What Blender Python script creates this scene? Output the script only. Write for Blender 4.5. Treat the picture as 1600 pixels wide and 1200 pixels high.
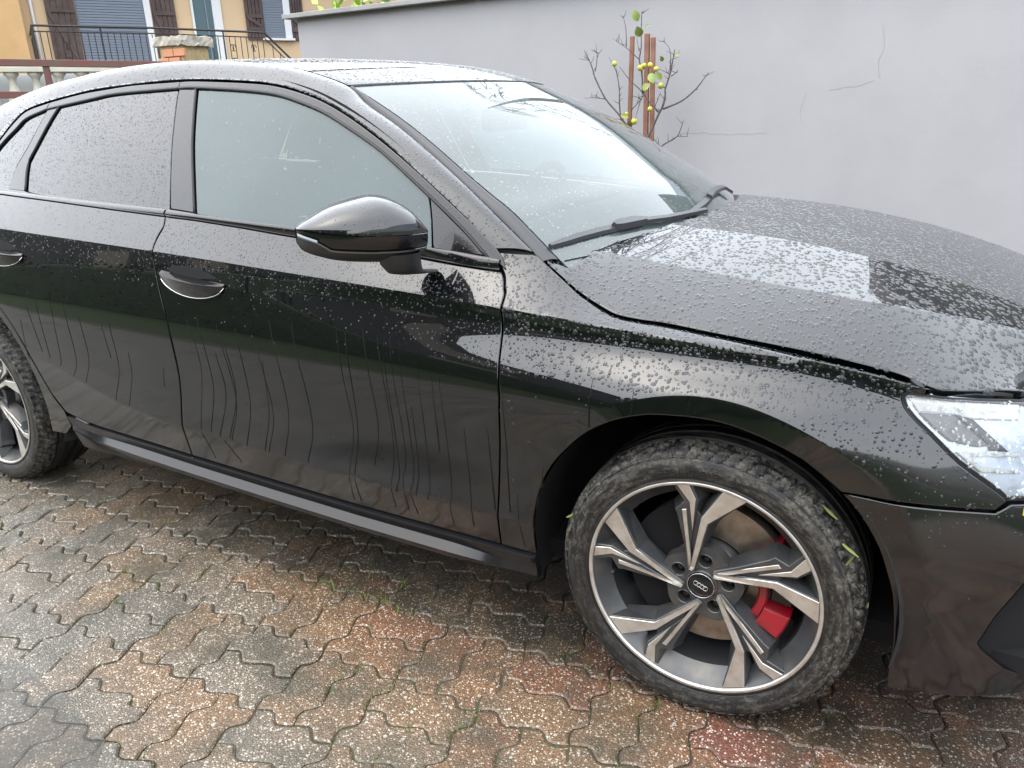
import bpy, bmesh, math, random
import numpy as np
from mathutils import Vector, Matrix
from mathutils.geometry import delaunay_2d_cdt
random.seed(7); np.random.seed(7); RNG = np.random.default_rng(11)
for o in list(bpy.data.objects): bpy.data.objects.remove(o)
SC = bpy.context.scene; COL = SC.collection

# ------------------------------------------------------------------ camera
cam_d = bpy.data.cameras.new('camera'); cam = bpy.data.objects.new('camera', cam_d); COL.objects.link(cam)
cam_d.sensor_width = 36; cam_d.lens = 36 * 1225 / 1600; cam_d.clip_start = .05; cam_d.clip_end = 400
def cam_basis(a, b, c):
    f = Vector((math.sin(a) * math.cos(b), math.cos(a) * math.cos(b), math.sin(b))); r = Vector((math.cos(a), -math.sin(a), 0)); u = r.cross(f)
    return r * math.cos(c) + u * math.sin(c), u * math.cos(c) - r * math.sin(c), f
_r, _u, _f = cam_basis(-.515490, -.338112, -.029740)
cam.matrix_world = Matrix(((_r.x, _u.x, -_f.x, .37288), (_r.y, _u.y, -_f.y, -2.27756), (_r.z, _u.z, -_f.z, 1.26715), (0, 0, 0, 1)))
SC.camera = cam
# ------------------------------------------------------------------ sky, sun, exposure (overcast, raining)
SUN_EL, SUN_AZ = math.radians(66), math.radians(225)
world = bpy.data.worlds.new('World'); SC.world = world; world.use_nodes = True
wn, wl = world.node_tree.nodes, world.node_tree.links; wn.clear()
sky = wn.new('ShaderNodeTexSky'); sky.sky_type = 'NISHITA'; sky.sun_disc = False; sky.sun_elevation = SUN_EL; sky.sun_rotation = SUN_AZ
sky.air_density = 1.0; sky.dust_density = 5.0; sky.ozone_density = 1.0
hsv = wn.new('ShaderNodeHueSaturation'); hsv.inputs['Saturation'].default_value = .8
tcw = wn.new('ShaderNodeTexCoord'); nzw = wn.new('ShaderNodeTexNoise'); nzw.inputs['Scale'].default_value = 2.2; nzw.inputs['Detail'].default_value = 5
mrw = wn.new('ShaderNodeMapRange'); mrw.inputs[1].default_value = .3; mrw.inputs[2].default_value = .7; mrw.inputs[3].default_value = .82; mrw.inputs[4].default_value = 1.15
mxw = wn.new('ShaderNodeMix'); mxw.data_type = 'RGBA'; mxw.blend_type = 'MULTIPLY'; mxw.inputs[0].default_value = 1
bg = wn.new('ShaderNodeBackground'); bg.inputs['Strength'].default_value = .15
wo = wn.new('ShaderNodeOutputWorld')
gmw = wn.new('ShaderNodeGamma'); gmw.inputs['Gamma'].default_value = .55      # cloud layer evens out the clear-sky gradient
wl.new(sky.outputs[0], gmw.inputs['Color']); wl.new(gmw.outputs[0], hsv.inputs['Color']); wl.new(tcw.outputs['Generated'], nzw.inputs['Vector']); wl.new(nzw.outputs[0], mrw.inputs[0])
wl.new(hsv.outputs[0], mxw.inputs[6]); wl.new(mrw.outputs[0], mxw.inputs[7]); wl.new(mxw.outputs[2], bg.inputs['Color']); wl.new(bg.outputs[0], wo.inputs['Surface'])
sun_d = bpy.data.lights.new('sun', 'SUN'); sun_d.energy = 1.5; sun_d.angle = math.radians(170); sun_d.color = (.95, .98, 1.0)
sun = bpy.data.objects.new('sun', sun_d); COL.objects.link(sun)
# sky's sun_rotation is a compass bearing from +Y towards +X
sdir = Vector((math.sin(SUN_AZ) * math.cos(SUN_EL), math.cos(SUN_AZ) * math.cos(SUN_EL), math.sin(SUN_EL)))
sun.rotation_euler = (-sdir).to_track_quat('-Z', 'Y').to_euler(); sun.location = (0, 0, 12)
SC.view_settings.view_transform = 'Standard'; SC.view_settings.look = 'None'; SC.view_settings.exposure = 2.3; SC.view_settings.gamma = 1
SC.view_settings.use_curve_mapping = False
SC.render.engine = 'CYCLES'; SC.cycles.use_denoising = True; SC.cycles.max_bounces = 10; SC.cycles.transparent_max_bounces = 24; SC.cycles.caustics_reflective = False; SC.cycles.caustics_refractive = False

# ------------------------------------------------------------------ materials
class NT:
    def __init__(s, name):
        s.m = bpy.data.materials.new(name); s.m.use_nodes = True; s.n = s.m.node_tree.nodes; s.l = s.m.node_tree.links
        s.b = s.n['Principled BSDF']; s.out = s.n['Material Output']
    def new(s, t, **kw):
        n = s.n.new(t)
        for k, v in kw.items():
            if k in n.inputs: n.inputs[k].default_value = v
            else: setattr(n, k, v)
        return n
    def link(s, a, b): s.l.new(a, b)
    def set(s, **kw):
        for k, v in kw.items():
            k = k.replace('_', ' ')
            s.b.inputs[k].default_value = (*v, 1) if isinstance(v, tuple) and len(v) == 3 else v
        return s
    def coord(s, kind='Object', scale=None):
        c = s.new('ShaderNodeTexCoord')
        if scale is None: return c.outputs[kind]
        mp = s.new('ShaderNodeMapping'); mp.inputs['Scale'].default_value = scale; s.link(c.outputs[kind], mp.inputs['Vector']); return mp.outputs[0]
    def geo(s): return s.new('ShaderNodeNewGeometry').outputs['Position']
    def noise(s, scale, detail=4, vec=None, rough=.55, out=0):
        n = s.new('ShaderNodeTexNoise', Scale=scale, Detail=detail, Roughness=rough)
        if vec is not None: s.link(vec, n.inputs['Vector'])
        return n.outputs[out]
    def voro(s, scale, vec=None, out='Color', feature='F1', rnd=1.):
        n = s.new('ShaderNodeTexVoronoi', Scale=scale, feature=feature, Randomness=rnd)
        if vec is not None: s.link(vec, n.inputs['Vector'])
        return n.outputs[out]
    def ramp(s, fac, stops):
        r = s.new('ShaderNodeValToRGB'); e = r.color_ramp.elements
        while len(e) < len(stops): e.new(.5)
        for q, (p, c) in zip(e, stops): q.position = p; q.color = (*c, 1) if isinstance(c, tuple) else (c, c, c, 1)
        s.link(fac, r.inputs[0]); return r.outputs[0]
    def rng(s, v, a, b, c, d):
        n = s.new('ShaderNodeMapRange'); s.link(v, n.inputs[0])
        for i, x in enumerate((a, b, c, d)): n.inputs[i + 1].default_value = x
        return n.outputs[0]
    def mix(s, fac, a, b, mode='MIX'):
        n = s.new('ShaderNodeMix', data_type='RGBA', blend_type=mode)
        for i, v in ((0, fac), (6, a), (7, b)):
            if isinstance(v, (int, float)): n.inputs[i].default_value = v if i == 0 else (v, v, v, 1)
            elif isinstance(v, tuple): n.inputs[i].default_value = (*v, 1)
            else: s.link(v, n.inputs[i])
        return n.outputs[2]
    def math(s, op, a, b=None):
        n = s.new('ShaderNodeMath', operation=op)
        for i, v in enumerate((a, b)):
            if v is None: continue
            if isinstance(v, (int, float)): n.inputs[i].default_value = v
            else: s.link(v, n.inputs[i])
        return n.outputs[0]
    def bump(s, h, strength=.3, dist=.002, to=None):
        n = s.new('ShaderNodeBump', Strength=strength, Distance=dist); s.link(h, n.inputs['Height']); s.link(n.outputs[0], (to or s.b).inputs['Normal']); return n.outputs[0]
    def col(s, c): s.link(c, s.b.inputs['Base Color'])
    def rough(s, c): s.link(c, s.b.inputs['Roughness'])
MAT = {}
def M(name): return MAT[name]
def plain(name, c, rough=.5, metal=0., **kw):
    t = NT(name).set(Base_Color=c, Roughness=rough, Metallic=metal, **kw); MAT[name] = t.m; return t
def vary(name, c0, c1, scale, rough=.6, metal=0., bump=0., bscale=None, bdist=.002, coord='Object', **kw):
    t = plain(name, c0, rough, metal, **kw); v = t.coord(coord)
    t.col(t.mix(t.ramp(t.noise(scale, 5, v), [(.35, 0.), (.65, 1.)]), c0, c1))
    if bump: t.bump(t.noise(bscale or scale * 4, 5, v), bump, bdist)
    return t
# car paint: black, clear coat, thin road film low down, fine scratches of dirt
t = plain('paint', (.0016, .002, .0026), .30, 0., Coat_Weight=1., Coat_Roughness=.012, Coat_IOR=1.68, IOR=1.5, Specular_IOR_Level=.1)
p = t.geo(); sx = t.new('ShaderNodeSeparateXYZ'); t.link(p, sx.inputs[0])
mud = t.math('MULTIPLY', t.rng(sx.outputs[2], .60, .30, .04, 1.), t.rng(t.noise(9, 6, p), .35, .7, .35, 1.))
mud = t.math('MULTIPLY', t.math('MULTIPLY', mud, t.rng(sx.outputs[0], .1, .35, 1., .25)), t.rng(t.noise(2.3, 3, p), .42, .60, .15, 1.))
t.col(t.mix(mud, (.0016, .002, .0026), (.0085, .011, .0145)))
t.link(t.math('ADD', t.rng(t.noise(160, 3, p), .55, .8, .006, .02), t.math('MULTIPLY', t.rng(sx.outputs[2], .76, .60, 0., 1.), t.rng(t.noise(6, 4, p), .3, .7, .06, .12))), t.b.inputs['Coat Roughness'])
plain('trim', (.004, .004, .005), .24, 0., Coat_Weight=.8, Coat_Roughness=.03, Coat_IOR=1.53, Specular_IOR_Level=.2); plain('skirt', (.012, .0125, .014), .20, 0., Specular_IOR_Level=.42)
plain('rubber', (.012, .012, .014), .55)
plain('cavity', (.003, .003, .004), .9)
plain('plastic', (.022, .023, .026), .42); plain('plastic_grey', (.16, .165, .17), .35)
plain('wiper', (.035, .037, .042), .38)
vary('liner', (.006, .006, .008), (.014, .014, .015), 20, .85)
plain('chrome', (.72, .73, .75), .12, 1.)
plain('satin_metal', (.55, .56, .58), .3, 1.)
# droplets on paint / on glass
t = plain('water_dark', (.004, .005, .006), .03, IOR=1.36); t = plain('water', (.020, .022, .026), .02, IOR=1.4, Coat_Weight=.6, Coat_Roughness=.0, Coat_IOR=1.4)
t = plain('wet_streak', (.004, .004, .005), .05, IOR=1.33)
t = NT('glass_drop'); t.set(Base_Color=(.9, .95, .96), Roughness=0., IOR=1.33, Transmission_Weight=.75, Specular_IOR_Level=.5); MAT['glass_drop'] = t.m
# glass: thin panes, fogged from inside
def pane(name, tint, fog, fogc, k_ref=1.25, ior=1.52):
    t = NT(name); t.n.remove(t.b)
    tr = t.new('ShaderNodeBsdfTransparent'); tr.inputs[0].default_value = (*tint, 1)
    df = t.new('ShaderNodeBsdfDiffuse'); df.inputs[0].default_value = (*fogc, 1)
    gl = t.new('ShaderNodeBsdfGlossy'); gl.inputs['Roughness'].default_value = .004; gl.inputs[0].default_value = (1, 1, 1, 1)
    fr = t.new('ShaderNodeFresnel', IOR=ior)
    m1 = t.new('ShaderNodeMixShader'); m2 = t.new('ShaderNodeMixShader')
    fg = t.rng(t.noise(3.0, 3, t.geo()), .3, .7, fog * .88, fog * 1.1)
    t.link(fg, m1.inputs[0]); t.link(tr.outputs[0], m1.inputs[1]); t.link(df.outputs[0], m1.inputs[2])
    fd = t.math('MINIMUM', t.math('MULTIPLY', fr.outputs[0], k_ref), .97)
    t.link(fd, m2.inputs[0]); t.link(m1.outputs[0], m2.inputs[1]); t.link(gl.outputs[0], m2.inputs[2]); t.link(m2.outputs[0], t.out.inputs[0])
    MAT[name] = t.m
pane('glass_front', (.34, .50, .50), .42, (.13, .19, .195), 1.05)
pane('glass_screen', (.64, .76, .76), .22, (.33, .40, .40), 1.2)
pane('glass_dark', (.03, .03, .035), .5, (.006, .007, .009), 1.6)
pane('lens', (.93, .94, .95), .03, (.6, .6, .6), 1.1)
# wheels
t = plain('alloy_grey', (.105, .11, .118), .36, .55); t.col(t.mix(t.ramp(t.noise(14, 6, t.geo()), [(.45, 0.), (.75, 1.)]), (.066, .07, .075), (.115, .11, .10)))
plain('alloy_dark', (.06, .062, .066), .42, .5); t = plain('alloy_polished', (.60, .58, .56), .34, .85); t.col(t.mix(t.ramp(t.noise(30, 6, t.geo()), [(.4, 0.), (.7, 1.)]), (.72, .705, .68), (.54, .50, .45)))
t.bump(t.noise(900, 2, t.coord('Object', (1, 1, .02))), .08, .0004)
t = plain('tyre', (.012, .012, .013), .75); oc = t.coord('Object'); sp = t.new('ShaderNodeSeparateXYZ'); t.link(oc, sp.inputs[0])
rr = t.math('SQRT', t.math('ADD', t.math('POWER', sp.outputs[0], 2.), t.math('POWER', sp.outputs[2], 2.))); an = t.math('ARCTAN2', sp.outputs[2], sp.outputs[0])
cv = t.new('ShaderNodeCombineXYZ'); t.link(t.math('MULTIPLY', rr, 95.), cv.inputs[0]); t.link(t.math('MULTIPLY', an, 7.), cv.inputs[1]); t.link(t.math('MULTIPLY', sp.outputs[1], 70.), cv.inputs[2])
n1 = t.noise(1., 7, cv.outputs[0], .62); n2 = t.noise(140, 6, oc, .75); n3 = t.noise(9, 4, oc, .6)
mudf = t.math('MULTIPLY', t.math('MULTIPLY', t.rng(n1, .42, .62, 0., 1.), t.rng(n2, .40, .58, .12, 1.)), t.rng(n3, .32, .60, .45, 1.1))
at = t.new('ShaderNodeAttribute', attribute_name='mud'); mudf = t.math('MINIMUM', t.math('MULTIPLY', mudf, at.outputs['Fac']), 1.)
t.col(t.mix(mudf, (.010, .010, .011), t.mix(n2, (.085, .080, .064), (.19, .175, .145))))
t.rough(t.rng(mudf, 0, 1, .40, .95)); t.bump(t.math('ADD', t.math('ADD', t.math('MULTIPLY', n2, .7), t.math('MULTIPLY', mudf, .5)), t.math('MULTIPLY', t.math('SINE', t.math('MULTIPLY', rr, 2600.)), .10)), .6, .0025)
vary('disc', (.42, .36, .31), (.30, .24, .19), 40, .42, .9)
plain('hub', (.16, .16, .165), .45, .8)
t = plain('caliper', (.30, .006, .018), .34, 0., Coat_Weight=.5); t.col(t.mix(t.ramp(t.noise(28, 6, t.geo()), [(.45, 0.), (.72, 1.)]), (.30, .006, .018), (.12, .022, .022)))
plain('grass_green', (.15, .19, .045), .6); plain('cap_black', (.008, .008, .009), .2)
# interior
vary('seat', (.02, .02, .022), (.035, .035, .037), 60, .8)
plain('dash', (.028, .029, .031), .7)
plain('headliner', (.28, .285, .28), .9)
# lamp
plain('lamp_white', (.86, .87, .84), .22, 0., Coat_Weight=.5)
plain('lamp_silver', (.66, .72, .80), .25, .35)
plain('lamp_grey', (.16, .16, .165), .4, .3)
plain('amber', (.42, .36, .04), .3)
# ------------------------------------------------------------------ geometry helpers
def mesh(name, V, F, mat, parent=None, smooth=True, normals=None, mats=None, fm=None, link=True):
    me = bpy.data.meshes.new(name)
    me.from_pydata([tuple(map(float, v)) for v in V], [], [tuple(int(i) for i in f) for f in F])
    for m_ in (mats or [mat]): me.materials.append(MAT[m_] if isinstance(m_, str) else m_)
    if fm is not None: me.polygons.foreach_set('material_index', np.asarray(fm, np.int32))
    me.polygons.foreach_set('use_smooth', np.full(len(me.polygons), bool(smooth)))
    me.update()
    if normals is not None:
        me.normals_split_custom_set([tuple(map(float, n)) for n in normals])
    o = bpy.data.objects.new(name, me)
    if link: COL.objects.link(o)
    if parent is not None: o.parent = parent
    return o
def fastmesh(name, V, F, mat, parent=None, smooth=True):
    """triangles only, numpy"""
    me = bpy.data.meshes.new(name); V = np.asarray(V, np.float32); F = np.asarray(F, np.int32)
    me.vertices.add(len(V)); me.vertices.foreach_set('co', V.ravel()); me.loops.add(F.size); me.loops.foreach_set('vertex_index', F.ravel())
    me.polygons.add(len(F)); me.polygons.foreach_set('loop_start', np.arange(0, F.size, F.shape[1], dtype=np.int32))
    me.polygons.foreach_set('use_smooth', np.full(len(F), smooth)); me.materials.append(MAT[mat]); me.update(calc_edges=True); me.validate()
    o = bpy.data.objects.new(name, me); COL.objects.link(o)
    if parent is not None: o.parent = parent
    return o
def empty(name, loc=(0, 0, 0), parent=None):
    o = bpy.data.objects.new(name, None); o.location = loc; o.empty_display_size = .1; COL.objects.link(o)
    if parent is not None: o.parent = parent
    return o
def tag(o, label=None, cat=None, group=None, kind=None):
    if label: o['label'] = label
    if cat: o['category'] = cat
    if group: o['group'] = group
    if kind: o['kind'] = kind
    return o
class MB:
    """collects simple solids into one mesh"""
    def __init__(s): s.V = []; s.F = []
    def add(s, V, F):
        n = len(s.V); s.V += [tuple(v) for v in V]; s.F += [tuple(i + n for i in f) for f in F]; return s
    def box(s, c, d, ax=None, bev=0.):
        c = np.array(c, float); h = np.array(d, float) / 2; R = np.eye(3) if ax is None else np.array(ax, float)   # rows = axes
        if bev <= 0:
            P = [(x, y, z) for x in (-1, 1) for y in (-1, 1) for z in (-1, 1)]
            F = [(0, 1, 3, 2), (4, 6, 7, 5), (0, 4, 5, 1), (2, 3, 7, 6), (0, 2, 6, 4), (1, 5, 7, 3)]
            return s.add([c + (np.array(p) * h) @ R for p in P], F)
        bm = bmesh.new(); bmesh.ops.create_cube(bm, size=1); bmesh.ops.scale(bm, vec=Vector(d), verts=bm.verts)
        bmesh.ops.bevel(bm, geom=bm.edges[:], offset=min(bev, min(d) * .45), segments=2, affect='EDGES', profile=.6)
        bm.verts.index_update(); V = [c + np.array(v.co) @ R for v in bm.verts]; F = [[v.index for v in f.verts] for f in bm.faces]; bm.free(); return s.add(V, F)
    def tube(s, pts, r, n=8, cap=True):
        pts = [np.array(p, float) for p in pts]; rs = r if hasattr(r, '__len__') else [r] * len(pts); V = []; F = []
        up = np.array((.12, .33, .94))
        for i, p in enumerate(pts):
            d = pts[min(i + 1, len(pts) - 1)] - pts[max(i - 1, 0)]; d = d / (np.linalg.norm(d) + 1e-9)
            a = np.cross(d, up); 
            if np.linalg.norm(a) < 1e-3: a = np.cross(d, (1, 0, 0))
            a /= np.linalg.norm(a); b = np.cross(d, a)
            for k in range(n): th = 2 * math.pi * k / n; V.append(p + rs[i] * (math.cos(th) * a + math.sin(th) * b))
        for i in range(len(pts) - 1):
            for k in range(n): F.append((i * n + k, i * n + (k + 1) % n, (i + 1) * n + (k + 1) % n, (i + 1) * n + k))
        if cap: F.append(tuple(range(n))[::-1]); F.append(tuple(range((len(pts) - 1) * n, len(pts) * n)))
        return s.add(V, F)
    def prism(s, poly, y0, y1, f=None):
        """poly (x,z) extruded along y"""
        n = len(poly); V = [(x, y0 if f is None else y0 + f(x, z), z) for x, z in poly] + [(x, y1, z) for x, z in poly]
        F = [tuple(range(n)), tuple(range(2 * n - 1, n - 1, -1))] + [(i, i + n, (i + 1) % n + n, (i + 1) % n) for i in range(n)]
        return s.add(V, F)
    def lathe(s, prof, seg=96, c=(0, 0, 0), closed=False, fr=None):
        """prof (r, y) round the y axis"""
        n = len(prof); V = []; F = []
        for j in range(seg):
            th = 2 * math.pi * j / seg
            for i, (r, y) in enumerate(prof):
                rr = r if fr is None else fr(i, j, r)
                V.append((c[0] + rr * math.cos(th), c[1] + y, c[2] + rr * math.sin(th)))
        m = n if closed else n - 1
        for j in range(seg):
            for i in range(m): a, b = i, (i + 1) % n; k = (j + 1) % seg; F.append((j * n + a, k * n + a, k * n + b, j * n + b))
        return s.add(V, F)
    def build(s, name, mat, parent=None, smooth=False, bevel=0.):
        o = mesh(name, s.V, s.F, mat, parent, smooth)
        bm = bmesh.new(); bm.from_mesh(o.data); bmesh.ops.recalc_face_normals(bm, faces=bm.faces[:])
        bm.to_mesh(o.data); bm.free()
        if smooth == 'auto':
            sharp_by_angle(o.data, 40)
        return o
def sharp_by_angle(me, deg):
    bm = bmesh.new(); bm.from_mesh(me)
    for f in bm.faces: f.smooth = True
    for e in bm.edges: e.smooth = not (len(e.link_faces) == 2 and e.calc_face_angle(0) > math.radians(deg))
    bm.to_mesh(me); bm.free()
def area2(P): P = np.asarray(P); x, y = P[:, 0], P[:, 1]; return .5 * np.sum(x * np.roll(y, -1) - y * np.roll(x, -1))
def resample(P, sp):
    out = []
    for a, b in zip(P, np.roll(P, -1, 0)):
        n = max(1, int(math.ceil(np.linalg.norm(b - a) / sp)))
        for k in range(n): out.append(a + (b - a) * k / n)
    return np.array(out)
def curve(P, n=6):
    """catmull-rom an open polyline"""
    P = [np.array(p, float) for p in P]; Q = [2 * P[0] - P[1]] + P + [2 * P[-1] - P[-2]]; out = []
    for i in range(1, len(Q) - 2):
        for k in range(n):
            t = k / n; a, b, c, d = Q[i - 1:i + 3]
            out.append(.5 * ((2 * b) + (-a + c) * t + (2 * a - 5 * b + 4 * c - d) * t * t + (-a + 3 * b - 3 * c + d) * t ** 3))
    out.append(P[-1]); return out
def vnorm2(P):
    e = np.roll(P, -1, 0) - P; e /= np.linalg.norm(e, axis=1)[:, None] + 1e-12; nr = np.stack([e[:, 1], -e[:, 0]], -1)
    m = nr + np.roll(nr, 1, 0); L = np.linalg.norm(m, axis=1)[:, None] + 1e-9; m /= L
    k = 1 / np.clip((m * nr).sum(1), .5, 1)
    return m, k[:, None]
def inside(P, Q):
    x, y = P[:, 0][:, None], P[:, 1][:, None]; a = Q; b = np.roll(Q, -1, 0)
    c = ((a[:, 1] > y) != (b[:, 1] > y)) & (x < (b[:, 0] - a[:, 0]) * (y - a[:, 1]) / (b[:, 1] - a[:, 1] + 1e-15) + a[:, 0])
    return c.sum(1) % 2 == 1
def edge_dist(P, Q):
    a = Q; d = np.roll(Q, -1, 0) - Q; L = (d * d).sum(1) + 1e-15
    t = np.clip(((P[:, None] - a) * d).sum(-1) / L, 0, 1); return np.sqrt((((a + t[..., None] * d) - P[:, None]) ** 2).sum(-1)).min(1)
def normals_of(f, u, v, sgn, h=3e-4):
    a = f(u + h, v) - f(u - h, v); b = f(u, v + h) - f(u, v - h); n = np.cross(a, b) * sgn
    return n / (np.linalg.norm(n, axis=1)[:, None] + 1e-12)
SCATTER = {}
def panel(name, f, poly, mat, parent, sgn, sp=.02, gap=.0022, lip=.0025, drop=.0014, flange=.012, creases=(), hole=None, dens=None, keep=True):
    P = np.asarray(poly, float)
    if area2(P) < 0: P = P[::-1]
    m, k = vnorm2(P); P = P - m * k * gap
    R1 = resample(P, sp); m1, k1 = vnorm2(R1); R2 = R1 - m1 * k1 * lip
    pts = [R1, R2]; edges = []; n = len(R1)
    edges += [(i, (i + 1) % n) for i in range(n)] + [(n + i, n + (i + 1) % n) for i in range(n)]
    cnt = 2 * n; lock = [R1, R2]; H1 = None
    if hole is not None:
        H = np.asarray(hole, float)
        if area2(H) > 0: H = H[::-1]
        H1 = resample(H, sp); mh, kh = vnorm2(H1); H2 = H1 - mh * kh * lip
        nh = len(H1); pts += [H1, H2]; edges += [(cnt + i, cnt + (i + 1) % nh) for i in range(nh)] + [(cnt + nh + i, cnt + nh + (i + 1) % nh) for i in range(nh)]; cnt += 2 * nh
    for c in creases:
        c = np.asarray(c, float); c = np.concatenate([a + (b - a) * np.linspace(0, 1, max(2, int(np.linalg.norm(b - a) / sp) + 1))[:-1, None] for a, b in zip(c[:-1], c[1:])] + [c[-1:]])
        ok = inside(c, R2) & (edge_dist(c, R2) > sp * .25)
        if H1 is not None: ok &= ~inside(c, H2) & (edge_dist(c, H2) > sp * .25)
        base = cnt; idx = np.full(len(c), -1); idx[ok] = base + np.arange(ok.sum()); pts.append(c[ok]); cnt += int(ok.sum()); lock.append(c[ok])
        edges += [(idx[i], idx[i + 1]) for i in range(len(c) - 1) if ok[i] and ok[i + 1]]
    lo, hi = R2.min(0), R2.max(0); gx, gy = np.meshgrid(np.arange(lo[0], hi[0], sp), np.arange(lo[1], hi[1], sp * .87)); gx[1::2] += sp / 2
    G = np.stack([gx.ravel(), gy.ravel()], -1) + RNG.normal(0, sp * .03, (gx.size, 2)); G = G[inside(G, R2)]
    if len(G): G = G[edge_dist(G, R2) > sp * .5]
    if H1 is not None and len(G): G = G[~inside(G, H2)]; G = G[edge_dist(G, H2) > sp * .5]
    for c in lock[2:]:
        if len(c) and len(G): G = G[np.sqrt(((G[:, None] - c[None]) ** 2).sum(-1)).min(1) > sp * .45]
    pts.append(G); A = np.concatenate(pts)
    Vo, Eo, Fo, ov, oe, of = delaunay_2d_cdt([Vector(a) for a in A], [tuple(map(int, e)) for e in edges], [], 1 if hole is None else 4, 1e-7)
    UV = np.array([tuple(v) for v in Vo]); F = np.array([tuple(t_) for t_ in Fo if len(t_) == 3])
    if hole is not None:
        c = UV[F].mean(1); F = F[inside(c, R1) & ~inside(c, H1)]
    a, b, c = UV[F[:, 0]], UV[F[:, 1]], UV[F[:, 2]]; cr = (b[:, 0] - a[:, 0]) * (c[:, 1] - a[:, 1]) - (b[:, 1] - a[:, 1]) * (c[:, 0] - a[:, 0])
    F = F[np.abs(cr) > 1e-10]
    first = np.array([q[0] if len(q) else -1 for q in ov])
    ring = np.full(len(UV), -1)
    inv = {}
    for i, q in enumerate(ov):
        for j in q: inv[j] = i
    r1 = [inv[i] for i in range(n)]
    N = normals_of(f, UV[:, 0], UV[:, 1], sgn); P3 = f(UV[:, 0], UV[:, 1])
    out3 = {}
    def do_ring(ids, UVr, mm):
        o3 = f(UVr[:, 0] + mm[:, 0] * 1e-3, UVr[:, 1] + mm[:, 1] * 1e-3) - f(UVr[:, 0], UVr[:, 1]); o3 /= np.linalg.norm(o3, axis=1)[:, None] + 1e-12
        for q, i in enumerate(ids): P3[i] -= N[i] * drop; out3[i] = o3[q]
    do_ring(r1, R1, m1); loops = [(r1, R1)]
    if H1 is not None:
        h1 = [inv[2 * n + i] for i in range(nh)]; do_ring(h1, H1, mh); loops.append((h1, H1))
    # loop normals, one-sided at creases
    cen = UV[F].mean(1); S = cen[:, None] + (UV[F] - cen[:, None]) * .96
    LN = normals_of(f, S[..., 0].ravel(), S[..., 1].ravel(), sgn)
    # orient faces
    fn = np.cross(P3[F[:, 1]] - P3[F[:, 0]], P3[F[:, 2]] - P3[F[:, 0]]); flip = (fn * LN.reshape(-1, 3, 3).mean(1)).sum(1) < 0
    LNr = LN.reshape(-1, 3, 3); F[flip] = F[flip][:, ::-1]; LNr[flip] = LNr[flip][:, ::-1]
    for fi, tri in enumerate(F):
        for k_, vi in enumerate(tri):
            if vi in out3:
                q = LNr[fi, k_] * .75 + out3[vi] * .75; LNr[fi, k_] = q / np.linalg.norm(q)
    V = list(P3); faces = [tuple(t_) for t_ in F]; ln = [q for tri in LNr for q in tri]
    for ids, UVr in loops:
        base = len(V); m_ = len(ids)
        for i in ids: V.append(P3[i] - N[i] * flange - out3[i] * .001)
        for q in range(m_):
            i, j = q, (q + 1) % m_; quad = (ids[i], base + i, base + j, ids[j])
            A_, B_, C_ = V[quad[0]], V[quad[1]], V[quad[2]]; nn = np.cross(B_ - A_, C_ - A_)
            if nn @ out3[ids[i]] < 0: quad = quad[::-1]
            faces.append(quad)
            for v in quad: q_ = out3[ids[i]] if v in (ids[i], base + i) else out3[ids[j]]; ln.append(q_)
    o = mesh(name, V, faces, mat, parent, True, ln)
    if keep: SCATTER[o.name] = (P3[F], LNr)
    return o
def grid(name, f, us, vs, mat, parent, sgn, keep=True, flip=False, thick=0.):
    us, vs = np.asarray(us, float), np.asarray(vs, float); U, W_ = np.meshgrid(us, vs, indexing='ij'); P = f(U.ravel(), W_.ravel()); N = normals_of(f, U.ravel(), W_.ravel(), sgn)
    n, m = len(us), len(vs); F = []; ln = []
    for i in range(n - 1):
        for j in range(m - 1):
            q = [i * m + j, (i + 1) * m + j, (i + 1) * m + j + 1, i * m + j + 1]
            nn = np.cross(P[q[2]] - P[q[0]], P[q[3]] - P[q[1]])
            if nn @ (N[q[0]] + N[q[2]]) < 0: q = q[::-1]
            F.append(q); ln += [N[k] for k in q]
    V = list(P)
    if thick:
        b = [i * m for i in range(n)] + [(n - 1) * m + j for j in range(1, m)] + [i * m + m - 1 for i in range(n - 2, -1, -1)] + [j for j in range(m - 2, 0, -1)]
        base = len(V)
        for i in b: V.append(P[i] - N[i] * thick)
        cen = P.mean(0)
        for q in range(len(b)):
            r = (q + 1) % len(b); quad = [b[q], base + q, base + r, b[r]]; nn = np.cross(V[quad[1]] - V[quad[0]], V[quad[2]] - V[quad[0]]); nn = nn / (np.linalg.norm(nn) + 1e-12)
            if nn @ (P[b[q]] - cen) < 0: quad = quad[::-1]; nn = -nn
            F.append(quad); ln += [nn] * 4
    o = mesh(name, V, F, mat, parent, True, ln)
    if keep:
        Q = np.array(F[:(n - 1) * (m - 1)]); SCATTER[o.name] = (np.concatenate([P[Q[:, [0, 1, 2]]], P[Q[:, [0, 2, 3]]]]), np.concatenate([N[Q[:, [0, 1, 2]]], N[Q[:, [0, 2, 3]]]]))
    return o
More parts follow.
